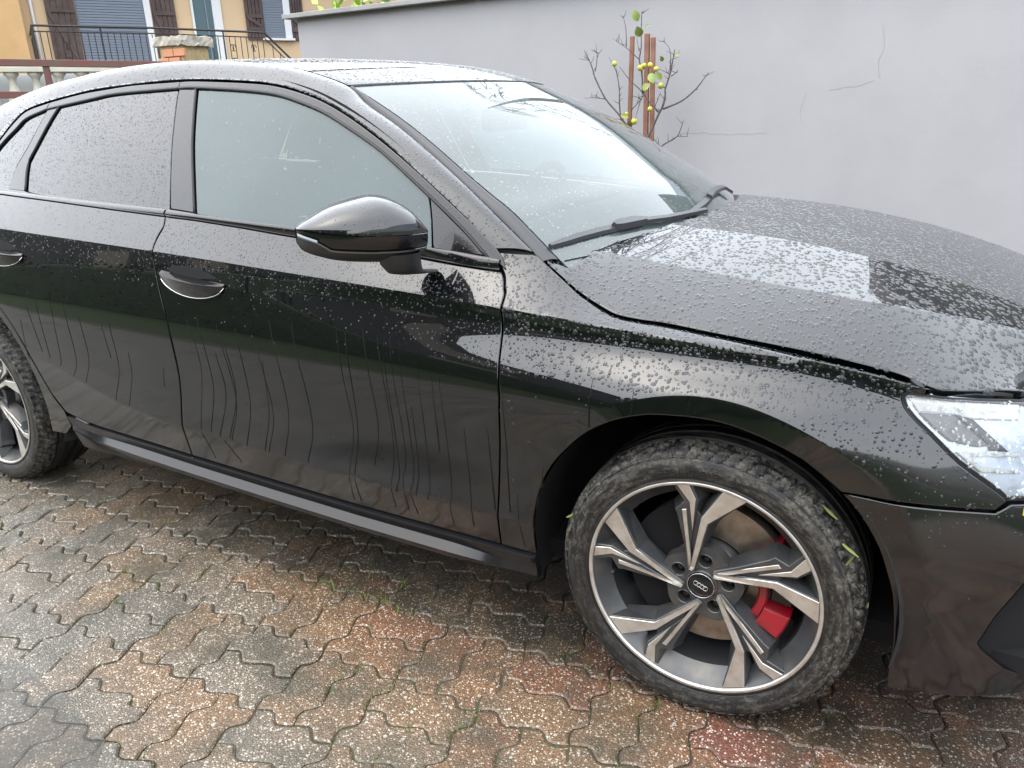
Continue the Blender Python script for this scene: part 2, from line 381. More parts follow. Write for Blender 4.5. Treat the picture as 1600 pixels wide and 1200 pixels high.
# unit water drop: low dome, 6 round
def _dome():
    V = []; F = []
    for h, r in ((0., 1.), (.66, .70)):
        for k in range(6): a = 2 * math.pi * (k + (.5 if h > .3 else 0)) / 6; V.append((r * math.cos(a), r * math.sin(a), h))
    V.append((0, 0, 1.))
    for k in range(6): a, b, c, d = k, (k + 1) % 6, 6 + (k + 1) % 6, 6 + k; F += [(a, b, d), (b, c, d)]
    for k in range(6): F.append((6 + k, 6 + (k + 1) % 6, 12))
    return np.array(V, np.float32), np.array(F, np.int32)
DV, DF = _dome()
def drops(src, name, parent, per_m2, rmin, rmax, mat='water', mask=None, hfac=.30, stretch=(1., 1.5), power=2.6, down=None, clump=0.):
    T, Nn = SCATTER[src]; ar = .5 * np.linalg.norm(np.cross(T[:, 1] - T[:, 0], T[:, 2] - T[:, 0]), axis=1)
    n = int(per_m2 * ar.sum()); idx = RNG.choice(len(T), n, p=ar / ar.sum()); r1 = np.sqrt(RNG.random(n)); r2 = RNG.random(n)
    w = np.stack([1 - r1, r1 * (1 - r2), r1 * r2], -1); P = (T[idx] * w[..., None]).sum(1); N = (Nn[idx] * w[..., None]).sum(1); N /= np.linalg.norm(N, axis=1)[:, None]
    if mask is not None:
        k = RNG.random(n) < mask(P, N); P, N = P[k], N[k]
    n = len(P)
    if n == 0: return None
    R = rmin + (rmax - rmin) * RNG.random(n) ** power
    dn = np.array((0, 0, -1.)) if down is None else np.array(down, float)
    t1 = dn - N * (N @ dn)[:, None]; L = np.linalg.norm(t1, axis=1)[:, None]; t1 = np.where(L > .05, t1 / np.maximum(L, 1e-6), np.cross(N, (0, 1., 0)))
    t1 = t1 + RNG.normal(0, .35, (n, 3)); t1 -= N * (t1 * N).sum(1)[:, None]; t1 /= np.linalg.norm(t1, axis=1)[:, None]; t2 = np.cross(N, t1)
    st = RNG.uniform(*stretch, n)
    wob = 1 + RNG.normal(0, .09, (n, 13, 1)).astype(np.float32)
    loc = DV[None] * np.stack([R * st, R, R * hfac * RNG.uniform(.8, 1.25, n)], -1)[:, None, :]; loc[..., :2] *= wob
    V = P[:, None] + loc[..., :1] * t1[:, None] + loc[..., 1:2] * t2[:, None] + (loc[..., 2:3] - .0002) * N[:, None]
    F = (DF[None] + (np.arange(n) * 13)[:, None, None]).reshape(-1, 3)
    o = fastmesh(name, V.reshape(-1, 3), F, mat, parent); o['kind'] = 'stuff'; return o
# ------------------------------------------------------------------ traced data (metres)
STREAKS = [[[-0.9011,0.776],[-0.8802,0.6407],[-0.8639,0.5208],[-0.8937,0.386],[-0.9058,0.3082]],[[-0.8742,0.7691],[-0.8553,0.6339],[-0.8505,0.507],[-0.8764,0.3837],[-0.8807,0.3116]],[[-0.8213,0.7887],[-0.7842,0.5614],[-0.8048,0.4391]],[[-0.776,0.7677],[-0.7505,0.6242],[-0.7413,0.4844],[-0.7597,0.3873],[-0.7648,0.3231]],[[-0.7574,0.7605],[-0.7289,0.4653],[-0.7451,0.3782]],[[-0.7393,0.7739],[-0.7066,0.5017],[-0.7194,0.4185],[-0.7231,0.3247]],[[-0.7112,0.7678],[-0.6847,0.4742],[-0.7,0.3836],[-0.6969,0.3188]],[[-0.6797,0.6152],[-0.6696,0.4613],[-0.6842,0.3814]],[[-0.6579,0.7399],[-0.6394,0.4463],[-0.651,0.3776]],[[-0.6171,0.7011],[-0.6062,0.5132]],[[-0.5998,0.738],[-0.5772,0.4437],[-0.5884,0.3692],[-0.5907,0.3164]],[[-0.5352,0.5847],[-0.5241,0.4186],[-0.5311,0.3277]],[[-0.4725,0.5962],[-0.4575,0.3689]],[[-0.4296,0.7037],[-0.4202,0.4011]],[[-1.4312,0.7443],[-1.396,0.6129],[-1.4346,0.422]],[[-1.3908,0.7537],[-1.3561,0.5721],[-1.3932,0.4232]],[[-1.3179,0.7447],[-1.2716,0.5443],[-1.3108,0.4138]],[[-1.2978,0.7145],[-1.2686,0.5619],[-1.3178,0.4185]],[[-1.3312,0.6667],[-1.3092,0.5501],[-1.3579,0.4173]],[[-1.2467,0.7414],[-1.2182,0.5468],[-1.254,0.4062]],[[-1.1732,0.7019],[-1.1368,0.5259],[-1.1707,0.4043]],[[-1.1557,0.6666],[-1.1516,0.5234],[-1.1851,0.4075]],[[-1.1234,0.7745],[-1.0804,0.5462],[-1.112,0.404]],[[-1.0479,0.772],[-0.9999,0.5265],[-1.0302,0.4028]],[[-2.174,0.717],[-2.1356,0.5711]],[[-2.121,0.7338],[-2.1005,0.5532]],[[-2.0448,0.7715],[-2.0436,0.567],[-2.057,0.5327]],[[-1.9887,0.782],[-1.9636,0.577],[-1.9945,0.5075]],[[-1.9112,0.7034],[-1.8988,0.5787],[-1.9373,0.4957]],[[-1.7716,0.699],[-1.7602,0.5648],[-1.8057,0.4559]],[[-1.704,0.6215],[-1.705,0.5472],[-1.7456,0.4458]],[[-1.8092,0.6952],[-1.7898,0.5924]],[[-2.2209,0.6672],[-2.2259,0.5301]],[[-1.5577,0.5915],[-1.5642,0.5362]],[[-1.3452,0.407],[-1.308,0.3383]],[[-1.4317,0.4163],[-1.4219,0.3262]]]
HL_TOP = [[0.3457,0.7583],[0.386,0.7615],[0.4119,0.7593],[0.4635,0.7574],[0.5452,0.75],[0.5455,0.7207],[0.4554,0.7266],[0.4258,0.7333],[0.3662,0.7375]]
HL_DARK = [[0.3673,0.7366],[0.426,0.7323],[0.4935,0.6803],[0.4728,0.6791],[0.4265,0.6901],[0.3952,0.7138]]
HL_BLK = [[0.43,0.7322],[0.4598,0.7255],[0.5314,0.6686],[0.4968,0.6722],[0.4944,0.6813]]
HL_BAR = [[0.4393,0.6715],[0.5498,0.6671],[0.5506,0.6595],[0.4649,0.6633],[0.4795,0.6477],[0.5133,0.6425],[0.553,0.6366],[0.5535,0.6316],[0.4853,0.6363]]
HANDLE = [[-1.5289,0.8688],[-1.5102,0.8782],[-1.4547,0.8834],[-1.3434,0.8719],[-1.2852,0.8567],[-1.283,0.8483],[-1.3192,0.8229],[-1.3719,0.8202],[-1.4327,0.8226],[-1.4825,0.8381]]
HANDLE_CUP = [[-1.5055,0.8752],[-1.4832,0.8887],[-1.4167,0.8906],[-1.3704,0.8857],[-1.3365,0.8755],[-1.3029,0.8623],[-1.3805,0.8567],[-1.4651,0.8603]]
MIR_TOP = [[-0.0017,1.0253],[0.008,1.0426],[0.0294,1.0706],[0.0655,1.0932],[0.0997,1.1024],[0.1364,1.0999],[0.1994,1.0857],[0.2588,1.0581],[0.2697,1.0473]]
MIR_LINE = [[0.0028,1.0236],[0.1828,1.0353],[0.2659,1.047]]
MIR_STRIPE = [[0.0202,0.9919],[0.1336,0.9979],[0.2118,1.0059],[0.2356,1.0229],[0.2711,1.0358]]
MIR_BOT = [[0.0169,0.9769],[0.0655,0.9606],[0.1098,0.9628],[0.1852,0.9722],[0.2338,0.9859],[0.2615,1.0015],[0.2695,1.016],[0.2725,1.032]]
MIR_STEM = [[0.1078,0.9615],[0.0863,0.9406],[0.0194,0.9412],[0.017,0.9748]]
MIR_AX = [[-0.633,-0.87,1.025],[-0.6224,-0.7827,0.0],[0.7827,-0.6224,0.0],0.2683]
BRANCH = [[[-1.261,2.05,1.127],[-1.304,2.05,1.175],[-1.34,2.05,1.222],[-1.418,2.05,1.304],[-1.479,2.05,1.41],[-1.493,2.05,1.453],[-1.518,2.05,1.509],[-1.547,2.05,1.558]],[[-1.479,2.05,1.446],[-1.469,2.05,1.518],[-1.477,2.05,1.587]],[[-1.469,2.05,1.518],[-1.456,2.05,1.544]],[[-1.518,2.05,1.509],[-1.55,2.05,1.525]],[[-1.418,2.05,1.301],[-1.482,2.05,1.309],[-1.546,2.05,1.309]],[[-1.304,2.05,1.175],[-1.325,2.05,1.209],[-1.334,2.05,1.283],[-1.335,2.05,1.344],[-1.35,2.05,1.423],[-1.368,2.05,1.465],[-1.4,2.05,1.515]],[[-1.335,2.05,1.344],[-1.318,2.05,1.364]],[[-1.258,2.05,0.977],[-1.217,2.05,1.027],[-1.165,2.05,1.096],[-1.108,2.05,1.211],[-1.084,2.05,1.258],[-1.073,2.05,1.311],[-1.074,2.05,1.341],[-1.051,2.05,1.416],[-1.038,2.05,1.484],[-1.03,2.05,1.535]],[[-1.049,2.05,1.439],[-1.056,2.05,1.531],[-1.096,2.05,1.582]],[[-1.035,2.05,1.501],[-1.007,2.05,1.507]],[[-1.083,2.05,1.24],[-0.981,2.05,1.279],[-0.908,2.05,1.335],[-0.861,2.05,1.393],[-0.844,2.05,1.413]],[[-1.106,2.05,1.223],[-1.164,2.05,1.284],[-1.213,2.05,1.34],[-1.275,2.05,1.393],[-1.337,2.05,1.464]],[[-1.199,2.05,1.327],[-1.209,2.05,1.434],[-1.224,2.05,1.494],[-1.215,2.05,1.552],[-1.217,2.05,1.621],[-1.217,2.05,1.712],[-1.216,2.05,1.728]],[[-1.224,2.05,1.494],[-1.299,2.05,1.556],[-1.346,2.05,1.585],[-1.377,2.05,1.608]],[[-1.299,2.05,1.562],[-1.304,2.05,1.649],[-1.323,2.05,1.719]],[[-1.225,2.05,1.535],[-1.236,2.05,1.573]],[[-1.148,2.05,0.977],[-1.089,2.05,1.046],[-1.005,2.05,1.094],[-0.981,2.05,1.136],[-0.967,2.05,1.184]],[[-0.999,2.05,1.1],[-0.937,2.05,1.098]],[[-1.093,2.05,1.046],[-1.145,2.05,1.102],[-1.165,2.05,1.096]],[[-1.264,2.05,1.238],[-1.211,2.05,1.292],[-1.198,2.05,1.315]],[[-1.211,2.05,1.292],[-1.239,2.05,1.195]],[[-1.044,2.05,1.404],[-1.007,2.05,1.425]],[[-1.057,2.05,1.416],[-1.11,2.05,1.442]],[[-1.077,2.05,1.347],[-1.121,2.05,1.372],[-1.147,2.05,1.379]],[[-1.13,2.05,1.253],[-1.099,2.05,1.324]],[[-1.261,2.05,1.127],[-1.304,2.05,1.175]],[[-1.204,2.05,1.291],[-1.252,2.05,1.311],[-1.289,2.05,1.3]]]
FRUIT = [[-1.3583,2.03,1.4793,0.0144],[-1.2084,2.03,1.4515,0.0164],[-1.1889,2.03,1.4611,0.0133],[-1.1548,2.03,1.4624,0.0144],[-1.1215,2.03,1.4417,0.0133],[-1.0939,2.03,1.3589,0.0154],[-1.149,2.03,1.242,0.0133],[-1.238,2.03,1.1802,0.0164],[-1.2834,2.03,1.2208,0.0103]]
LEAF = [[-1.2346,2.02,1.705],[-1.2162,2.02,1.6274],[-1.1374,2.02,1.3985],[-1.0987,2.02,1.4057],[-1.0856,2.02,1.4887],[-1.1689,2.02,1.3557],[-1.0038,2.02,1.5054],[-1.1684,2.02,1.6542],[-1.2862,2.02,1.2089],[-1.251,2.02,1.1684]]
STAKE = [[[-1.304,2.13,1.619],[-1.311,2.13,1.125],0.018],[[-1.219,2.13,1.627],[-1.212,2.13,1.055],0.021],[[-1.185,2.13,1.607],[-1.176,2.13,1.035],0.019]]
WALL = [[-2.966,2.4,1.95],[-4.092,2.44,1.95]]
HOUSE = [[-8.378,4.317,0.0],[0.5047,0.8633,0.0],[0.8633,-0.5047,0.0]]
FENCE = [[-5.055,1.278,0.0],[0.7121,0.7021,0.0],[0.7021,-0.7121,0.0]]
# ==SURF== numpy surfaces of the car, metres: x forward (0 = front axle), y left, z up
class Spl:
    def __init__(s, t, v):
        s.t = np.asarray(t, float); s.v = np.asarray(v, float)
        if s.v.ndim == 1: s.v = s.v[:, None]; s.flat = True
        else: s.flat = False
        n = len(s.t); h = np.diff(s.t)
        M = np.zeros((n, n)); R = np.zeros_like(s.v); M[0, 0] = M[-1, -1] = 1
        for i in range(1, n - 1):
            M[i, i - 1] = h[i - 1]; M[i, i] = 2 * (h[i - 1] + h[i]); M[i, i + 1] = h[i]
            R[i] = 6 * ((s.v[i + 1] - s.v[i]) / h[i] - (s.v[i] - s.v[i - 1]) / h[i - 1])
        s.m = np.linalg.solve(M, R)
    def __call__(s, x):
        x = np.asarray(x, float); i = np.clip(np.searchsorted(s.t, x) - 1, 0, len(s.t) - 2)
        h = (s.t[i + 1] - s.t[i])[..., None]; a = (s.t[i + 1] - x)[..., None] / h; b = 1 - a
        r = a * s.v[i] + b * s.v[i + 1] + ((a ** 3 - a) * s.m[i] + (b ** 3 - b) * s.m[i + 1]) * h * h / 6
        return r[..., 0] if s.flat else r

# guide lines of the flank: s -> (x, Y, z); doors and wings have x = s, the nose and tail wrap round
GS = [-3.62, -3.45, -3.25, -3.0, -2.6, -2.2, -1.8, -1.4, -1.0, -.7, -.5, -.4, -.3, -.2, 0, .2, .3, .39, .50, .60, .72, .85, 1.05, 1.25, 1.47]
SX = [-3.40, -3.36, -3.22, -3.0] + GS[4:18]
NOSE4 = [(.495, .808), (.588, .762), (.68, .692), (.765, .595), (.83, .42), (.865, .22), (.875, 0.)]
NOSE1 = [(.49, .705), (.565, .645), (.635, .57), (.69, .47), (.745, .32), (.775, .165), (.78, 0.)]
NZ1 = [.757, .745, .73, .715, .70, .69, .688]
def guide(Y, z, k, noz, dx=0.):
    g = [(x, a, b) for x, a, b in zip(SX, Y, z)]
    for i in range(7):
        p1, p4 = NOSE1[i], NOSE4[i]
        g.append((p1[0] + (p4[0] - p1[0]) * k + dx * (i / 6), p1[1] + (p4[1] - p1[1]) * k, noz[i]))
    return g
G0 = guide([.30, .60, .72, .762, .785, .802, .809, .812, .809, .797, .772, .735, .740, .750, .758, .745, .730, .70],
           [1.08, 1.078, 1.077, 1.075, 1.062, 1.043, 1.0235, 1.0025, .976, .950, .957, .950, .906, .874, .848, .818, .798, .785],
           -.28, [z + .012 for z in NZ1])
G1 = guide([.32, .63, .775, .835, .863, .866, .864, .862, .862, .861, .860, .8575, .8545, .850, .838, .815, .797, .776],
           [.972, .972, .971, .969, .9625, .9475, .931, .9135, .8935, .878, .8665, .8605, .8535, .8455, .8305, .8105, .7915, .775],
           0., NZ1)
G2 = guide([.325, .635, .78, .842, .8695, .8725, .8705, .868, .868, .8655, .862, .859, .856, .8525, .8435, .823, .804, .784],
           [z - .035 for z in [.972, .972, .971, .969, .9625, .9475, .931, .9135, .8935, .878, .8665, .8605, .8535, .8455, .8305, .8105, .7915, .775]],
           .30, [z - .035 for z in NZ1])
G3 = guide([.34, .65, .81, .875, .904, .901, .895, .8915, .8915, .8935, .8965, .899, .902, .905, .905, .872, .836, .806],
           [.75] * 5 + [.745, .74, .736, .735, .735, .736, .737, .739, .741, .742, .733, .718, .70],
           .62, [.66, .645, .63, .62, .61, .60, .60])
G4 = guide([.35, .66, .825, .890, .908, .906, .903, .901, .901, .9015, .902, .9025, .903, .904, .905, .893, .874, .849],
           [.62, .62, .62, .62, .63, .635, .565] + [.55] * 11, 1., [.52] * 7)
G5 = guide([.35, .66, .825, .890, .906, .907, .905, .904, .904, .904, .904, .904, .904, .904, .904, .893, .876, .853],
           [.48, .49, .50, .51, .53, .548, .4515, .413, .396, .388, .384, .382, .38, .378, .374, .37, .366, .362],
           1., [.36] * 7)
G6 = guide([.345, .655, .815, .878, .885, .880, .875, .8735, .873, .873, .873, .873, .873, .873, .874, .870, .858, .840],
           [.34, .34, .34, .34, .34, .34, .3225, .304, .291, .2865, .2855, .285, .284, .283, .28, .278, .276, .274],
           .985, [.27] * 7)
G7 = guide([.33, .64, .79, .85, .855, .850, .846, .845, .845, .845, .845, .845, .845, .846, .85, .851, .844, .828],
           [.20] * 4 + [.20] * 11 + [.175, .168, .164], .95, [.165] * 7, -.03)
GUIDES = [Spl(GS, np.array(g)) for g in (G0, G1, G2, G3, G4, G5, G6, G7)]
SEGS = [(0, 1), (1, 5), (5, 7)]
def _hermite(z, zn, fn):
    """pchip-like cubic through nodes zn (n,k) descending, fn (n,k,2)"""
    n, k = zn.shape; h = np.diff(zn, axis=1); d = np.diff(fn, axis=1) / h[..., None]
    m = np.zeros_like(fn)
    if k == 2: m[:] = d[:, :1]
    else:
        w = h[:, :-1] / (h[:, :-1] + h[:, 1:])
        m[:, 1:-1] = d[:, :-1] * (1 - w)[..., None] + d[:, 1:] * w[..., None]
        m[:, 0] = 1.5 * d[:, 0] - .5 * m[:, 1]; m[:, -1] = 1.5 * d[:, -1] - .5 * m[:, -2]
    i = np.zeros(n, int)
    for j in range(1, k - 1): i[z < zn[:, j]] = j
    r = np.arange(n); H = h[r, i]; t = ((z - zn[r, i]) / H)[:, None]; H = H[:, None]
    return ((2 * t ** 3 - 3 * t ** 2 + 1) * fn[r, i] + (t ** 3 - 2 * t ** 2 + t) * H * m[r, i]
            + (-2 * t ** 3 + 3 * t ** 2) * fn[r, i + 1] + (t ** 3 - t ** 2) * H * m[r, i + 1])
AX, AZ, RF, RL = .008, .318, .4275, .3855          # front arch centre, flare crease and lip radius
def _flank0(s, z, SEGS=SEGS):
    s = np.atleast_1d(np.asarray(s, float)); z = np.atleast_1d(np.asarray(z, float))
    g = np.stack([G(s) for G in GUIDES], 1)          # n,8,3
    out = np.zeros((len(s), 2))
    for a, b in SEGS:
        msk = np.ones(len(z), bool)
        if a > 0: msk &= z < g[:, a, 2]
        if b < 7: msk &= z >= g[:, b, 2]
        if msk.any():
            q = g[msk][:, a:b + 1]; out[msk] = _hermite(z[msk], q[..., 2], q[..., :2])
    return out[:, 0], out[:, 1]
def smooth(a, b, x):
    t = np.clip((x - a) / (b - a), 0, 1); return t * t * (3 - 2 * t)
def flank(s, z):
    """right-hand flank: s along, z height -> xyz"""
    s = np.atleast_1d(np.asarray(s, float)); z = np.atleast_1d(np.asarray(z, float))
    x, Y = _flank0(s, z)
    for cx, cz, w0, w1 in ((AX, AZ, 112., 140.), (-2.63, .318, 112, 140)):
        dx, dz = s - cx, z - cz; r = np.hypot(dx, dz)
        m = (r < RF) & (r > .2)
        if m.any():
            k = RF / r[m]; xs, Ys = _flank0(cx + dx[m] * k, cz + dz[m] * k)
            ang = np.degrees(np.arctan2(dz[m], dx[m] * (1 if cx > -1 else -1)))
            w = (1 - smooth(w0, w1, ang)) * smooth(-35, 8, ang)
            Y[m] = Y[m] * (1 - w) + w * (Ys + (RF - r[m]) * .12)
    return np.stack([x, -Y, z], -1)
def lens_skin(s, z):
    x, Y = _flank0(s, z, [(0, 3), (3, 7)]); return np.stack([x, -Y, np.atleast_1d(np.asarray(z, float))], -1)
# glass house side
_yb = Spl([-3.1, -2.75, -2.4, -1.9, -1.4, -.9, -.5], [.715, .765, .790, .803, .808, .803, .768])
def glassside(x, z, off=0.):
    x = np.atleast_1d(np.asarray(x, float)); z = np.atleast_1d(np.asarray(z, float)); d = z - 1.0
    return np.stack([x, -(_yb(x) - .40 * d - .25 * d * np.abs(d) - off), z], -1)
# windscreen: q in [-1,1] across, t 0 base .. 1 top
_we = Spl([-.15, 0, .13, .31, .45, .64, .82, 1.], [(-.34, .735, .915), (-.411, .722, .966), (-.496, .703, 1.03), (-.582, .683, 1.081), (-.682, .661, 1.141), (-.775, .638, 1.197), (-.90, .605, 1.262), (-1.063, .560, 1.332)])
def screen(q, t, inset=0.):
    e = _we(t); k = 1 - np.asarray(q) ** 2
    return np.stack([e[:, 0] + .18 * k - inset * .5, q * e[:, 1], e[:, 2] + .012 * k - inset], -1)
# rail strip (A pillar, roof side): outer/lower edge and inner/upper edge
RA = [(-.49, .785, .930), (-.517, .772, .974), (-.612, .757, 1.051), (-.722, .738, 1.126), (-.825, .715, 1.189), (-.935, .691, 1.247), (-1.036, .669, 1.290), (-1.126, .653, 1.319), (-1.248, .639, 1.346), (-1.371, .632, 1.359), (-1.57, .622, 1.371), (-1.782, .618, 1.371), (-1.987, .620, 1.363), (-2.104, .623, 1.353), (-2.258, .632, 1.333), (-2.368, .641, 1.312), (-2.423, .655, 1.284), (-2.50, .682, 1.22), (-2.60, .715, 1.13), (-2.66, .735, 1.075)]
RB = [(-.40, .745, .935), (-.435, .734, .964), (-.545, .707, 1.041), (-.665, .677, 1.120), (-.775, .648, 1.186), (-.885, .616, 1.243), (-.990, .585, 1.292), (-1.066, .563, 1.334), (-1.20, .566, 1.376), (-1.34, .570, 1.401), (-1.57, .573, 1.420), (-1.80, .572, 1.424), (-2.02, .569, 1.416), (-2.16, .566, 1.405), (-2.34, .562, 1.386), (-2.50, .558, 1.358), (-2.62, .556, 1.332), (-2.80, .56, 1.285), (-3.0, .575, 1.215), (-3.1, .60, 1.15)]
_ra = Spl(np.arange(20), RA); _rb = Spl(np.arange(20), RB)
def rail(t, w):
    t = np.asarray(t, float); a, b = _ra(t), _rb(t); d = b - a; w = np.asarray(w)[:, None]; h = .05
    tl = _ra(t + h) + _rb(t + h) - _ra(t - h) - _rb(t - h); out = np.cross(d, tl); out /= np.linalg.norm(out, axis=1)[:, None]
    out *= np.where(out[:, 1:2] < 0, -1, 1)
    L = np.linalg.norm(d, axis=1)[:, None]
    p = a + d * w + out * L * w * (1 - w) * (.24 + .30 * w)
    p[:, 1] *= -1
    return p
# roof: q across, x station t (same t as rail, 7..19)
_rc = Spl([7, 8, 9, 10, 11, 12, 13.5, 15, 17, 19], [(.18, .012), (.15, .016), (.10, .018), (.05, .019), (.02, .019), (0, .02), (0, .02), (0, .02), (-.02, .02), (-.06, .02)])
def roof(q, t):
    e = _rb(t); c = _rc(t); k = 1 - np.asarray(q) ** 2
    return np.stack([e[:, 0] + c[:, 0] * k, q * e[:, 1], e[:, 2] + c[:, 1] * k], -1)
# bonnet: station x, across y (signed)
_hy = Spl([-.45, -.4, -.33, -.25, -.16, 0, .14, .224, .315, .40, .50, .62, .72, .80], [.728, .742, .763, .785, .796, .797, .783, .772, .753, .727, .69, .60, .44, .12])
def _hz(x):
    return flank_z_at(x)
_h1 = Spl([-.5, -.3, -.14, .05, .23, .40, .575, .70, .82], [.968, .950, .931, .910, .889, .858, .806, .755, .70])
_h2 = Spl([-.5, -.3, -.16, .03, .27, .45, .60, .70, .82], [.995, .986, .977, .960, .919, .872, .815, .763, .70])
_he = Spl([-.45, -.38, -.326, -.29, -.25, -.214, -.162, -.106, -.023, .049, .14, .224, .315, .363, .402, .50, .62, .72, .82], [.981, .932, .899, .883, .868, .860, .854, .850, .842, .834, .823, .8105, .790, .775, .766, .755, .742, .726, .70])
def bonnet(x, y):
    x = np.atleast_1d(np.asarray(x, float)); a = np.abs(np.atleast_1d(np.asarray(y, float)))
    ye, z1, z2, ze = _hy(x), _h1(x), _h2(x), _he(x)
    y1 = np.minimum(.62, ye * .84); y2 = np.minimum(.36, ye * .55); zc = z2 + .003
    z = np.where(a > y1, z1 + (ze - z1) * ((a - y1) / (ye - y1)) + .006 * np.sin(np.pi * np.clip((a - y1) / (ye - y1), 0, 1)),
        np.where(a > y2, z2 + (z1 - z2) * ((a - y2) / (y1 - y2)), zc + (z2 - zc) * (a / y2) ** 2))
    return np.stack([x, np.atleast_1d(np.asarray(y, float)), z], -1)
# ==/SURF==
# ------------------------------------------------------------------ THE CAR
car = empty('parked_car')
tag(car, 'wet black five-door hatchback with red front brake caliper, parked on wavy paving', 'car')
def line(k, a, b, n=120): s_ = np.linspace(a, b, n); return GUIDES[k](s_)[:, [0, 2]] if False else np.stack([s_, GUIDES[k](s_)[:, 2]], -1)
CRE = [line(1, -3.6, 1.45, 400), line(5, -3.6, 1.45, 400)]
def arc(cx, cz, r, a0, a1, n): a = np.radians(np.linspace(a0, a1, n)); return [(cx + r * math.cos(q), cz + r * math.sin(q)) for q in a]
HS = [(-.422, .959), (-.38, .933), (-.323, .901), (-.291, .886), (-.247, .870), (-.209, .860), (-.16, .854), (-.107, .850), (-.023, .842), (.049, .835), (.14, .824), (.224, .810), (.315, .792), (.35, .7845)]
FS = [(-.484, .930), (-.474, .918), (-.464, .899), (-.455, .877), (-.446, .783), (-.438, .689), (-.439, .649), (-.449, .443), (-.466, .288)]
BS = [(-1.553, 1.0105), (-1.548, .985), (-1.559, .958), (-1.565, .935), (-1.564, .916), (-1.558, .886), (-1.541, .822), (-1.511, .72), (-1.494, .578), (-1.512, .44), (-1.535, .309)]
BELT = [(-2.43, 1.053), (-2.096, 1.038), (-1.768, 1.021), (-1.553, 1.0105), (-1.431, 1.005), (-1.25, .993), (-1.116, .982), (-.88, .9635), (-.659, .944), (-.484, .930)]
FARCH = [(.260, .589), (.217, .629), (.182, .655), (.122, .681), (.059, .696), (-.005, .701), (-.079, .698), (-.126, .689), (-.178, .668), (-.234, .629), (-.293, .566), (-.322, .524), (-.339, .484), (-.354, .430), (-.364, .353), (-.370, .287)]
RARCHL = [(-2.275, .25), (-2.258, .29), (-2.236, .349), (-2.228, .42), (-2.236, .504), (-2.272, .587), (-2.336, .662)] + arc(-2.63, .318, .440, 52, 178, 14)
RDE = [(-2.43, 1.053), (-2.445, .93), (-2.42, .82), (-2.35, .725), (-2.28, .648), (-2.222, .56), (-2.187, .47), (-2.163, .404)]
RBOT = [(-2.125, .352), (-2.0, .330), (-1.8, .320), (-1.535, .309)]
sm = lambda P, n=5: [tuple(q) for q in curve(P, n)]
sA, sB = sm(FS, 4), sm(BS, 4)
front_door = panel('front_door', flank, sA + sm([(-.466, .288), (-.9, .291), (-1.2, .2985), (-1.535, .309)], 6)[1:] + sB[::-1][1:] + BELT[4:-1], 'paint', car, 1, .018, creases=CRE)
rear_door = panel('rear_door', flank, sB + sm(RBOT[::-1], 5)[1:] + sm(RDE[::-1], 5)[1:] + BELT[1:3], 'paint', car, 1, .022, creases=CRE)
quarter = panel('rear_quarter_panel', flank, sm(RDE, 5) + [(-2.135, .36), (-2.13, .30), (-2.19, .255)] + sm(RARCHL, 3) + [(-3.05, .26), (-3.25, .25), (-3.6, .25), (-3.6, 1.074), (-3.0, 1.07)], 'paint', car, 1, .035, creases=CRE)
HLC = [(.343, .7675), (.337, .762), (.336, .754), (.348, .736), (.390, .700), (.441, .655), (.513, .605), (.533, .587)]
fender = panel('front_wing', flank, [(-.484, .930), (-.512, .958), (-.506, .968), (-.47, .9655), (-.436, .963)] + sm(HS, 3) + [(.385, .7765), (.372, .7735), (.352, .7705)] + sm(HLC, 3) + [(.514, .570), (.412, .577), (.328, .583), (.260, .589)] + sm(FARCH, 4)[1:] + [(-.44, .2865)] + sA[::-1][:-1], 'paint', car, 1, .014, creases=CRE + [[(AX + RF * math.cos(a), AZ + RF * math.sin(a)) for a in np.radians(np.linspace(2, 132, 90))]])
FB = [(.260, .589), (.298, .543), (.332, .487), (.353, .430), (.366, .385), (.375, .323), (.380, .267), (.379, .22), (.381, .166)]
ITK = [(.582, .431), (.546, .355), (.526, .297), (.537, .279), (.585, .237), (.632, .216), (.80, .205), (.98, .21), (1.0, .28), (.90, .40), (.75, .45)]
bumper = panel('front_bumper', flank, sm(FB, 3) + [(.47, .168), (.64, .170), (.85, .170), (1.1, .170), (1.45, .170), (1.45, .684), (1.25, .686), (1.05, .694), (.90, .705), (.885, .66), (.80, .610), (.70, .590), (.60, .584), (.538, .583), (.527, .576), (.514, .568), (.412, .575), (.328, .581)], 'paint', car, 1, .022, creases=CRE, hole=ITK)
def flank_in(d):
    def f(s, z):
        P = flank(s, z); N = normals_of(flank, np.atleast_1d(np.asarray(s, float)), np.atleast_1d(np.asarray(z, float)), 1); return P - N * d
    return f
panel('air_intake_grille', flank_in(.045), [(a + (.0), b) for a, b in sm(ITK + ITK[:1], 2)[:-1]], 'trim', bumper, 1, .04, gap=-.012, keep=False)
# intake surround wall joining bumper skin and grille
P0 = resample(np.array(ITK), .02); fo, fi = flank(P0[:, 0], P0[:, 1]), flank_in(.046)(P0[:, 0], P0[:, 1]); nn = len(P0)
mesh('air_intake_duct', list(fo) + list(fi), [(i, (i + 1) % nn, nn + (i + 1) % nn, nn + i) for i in range(nn)], 'trim', bumper, True)
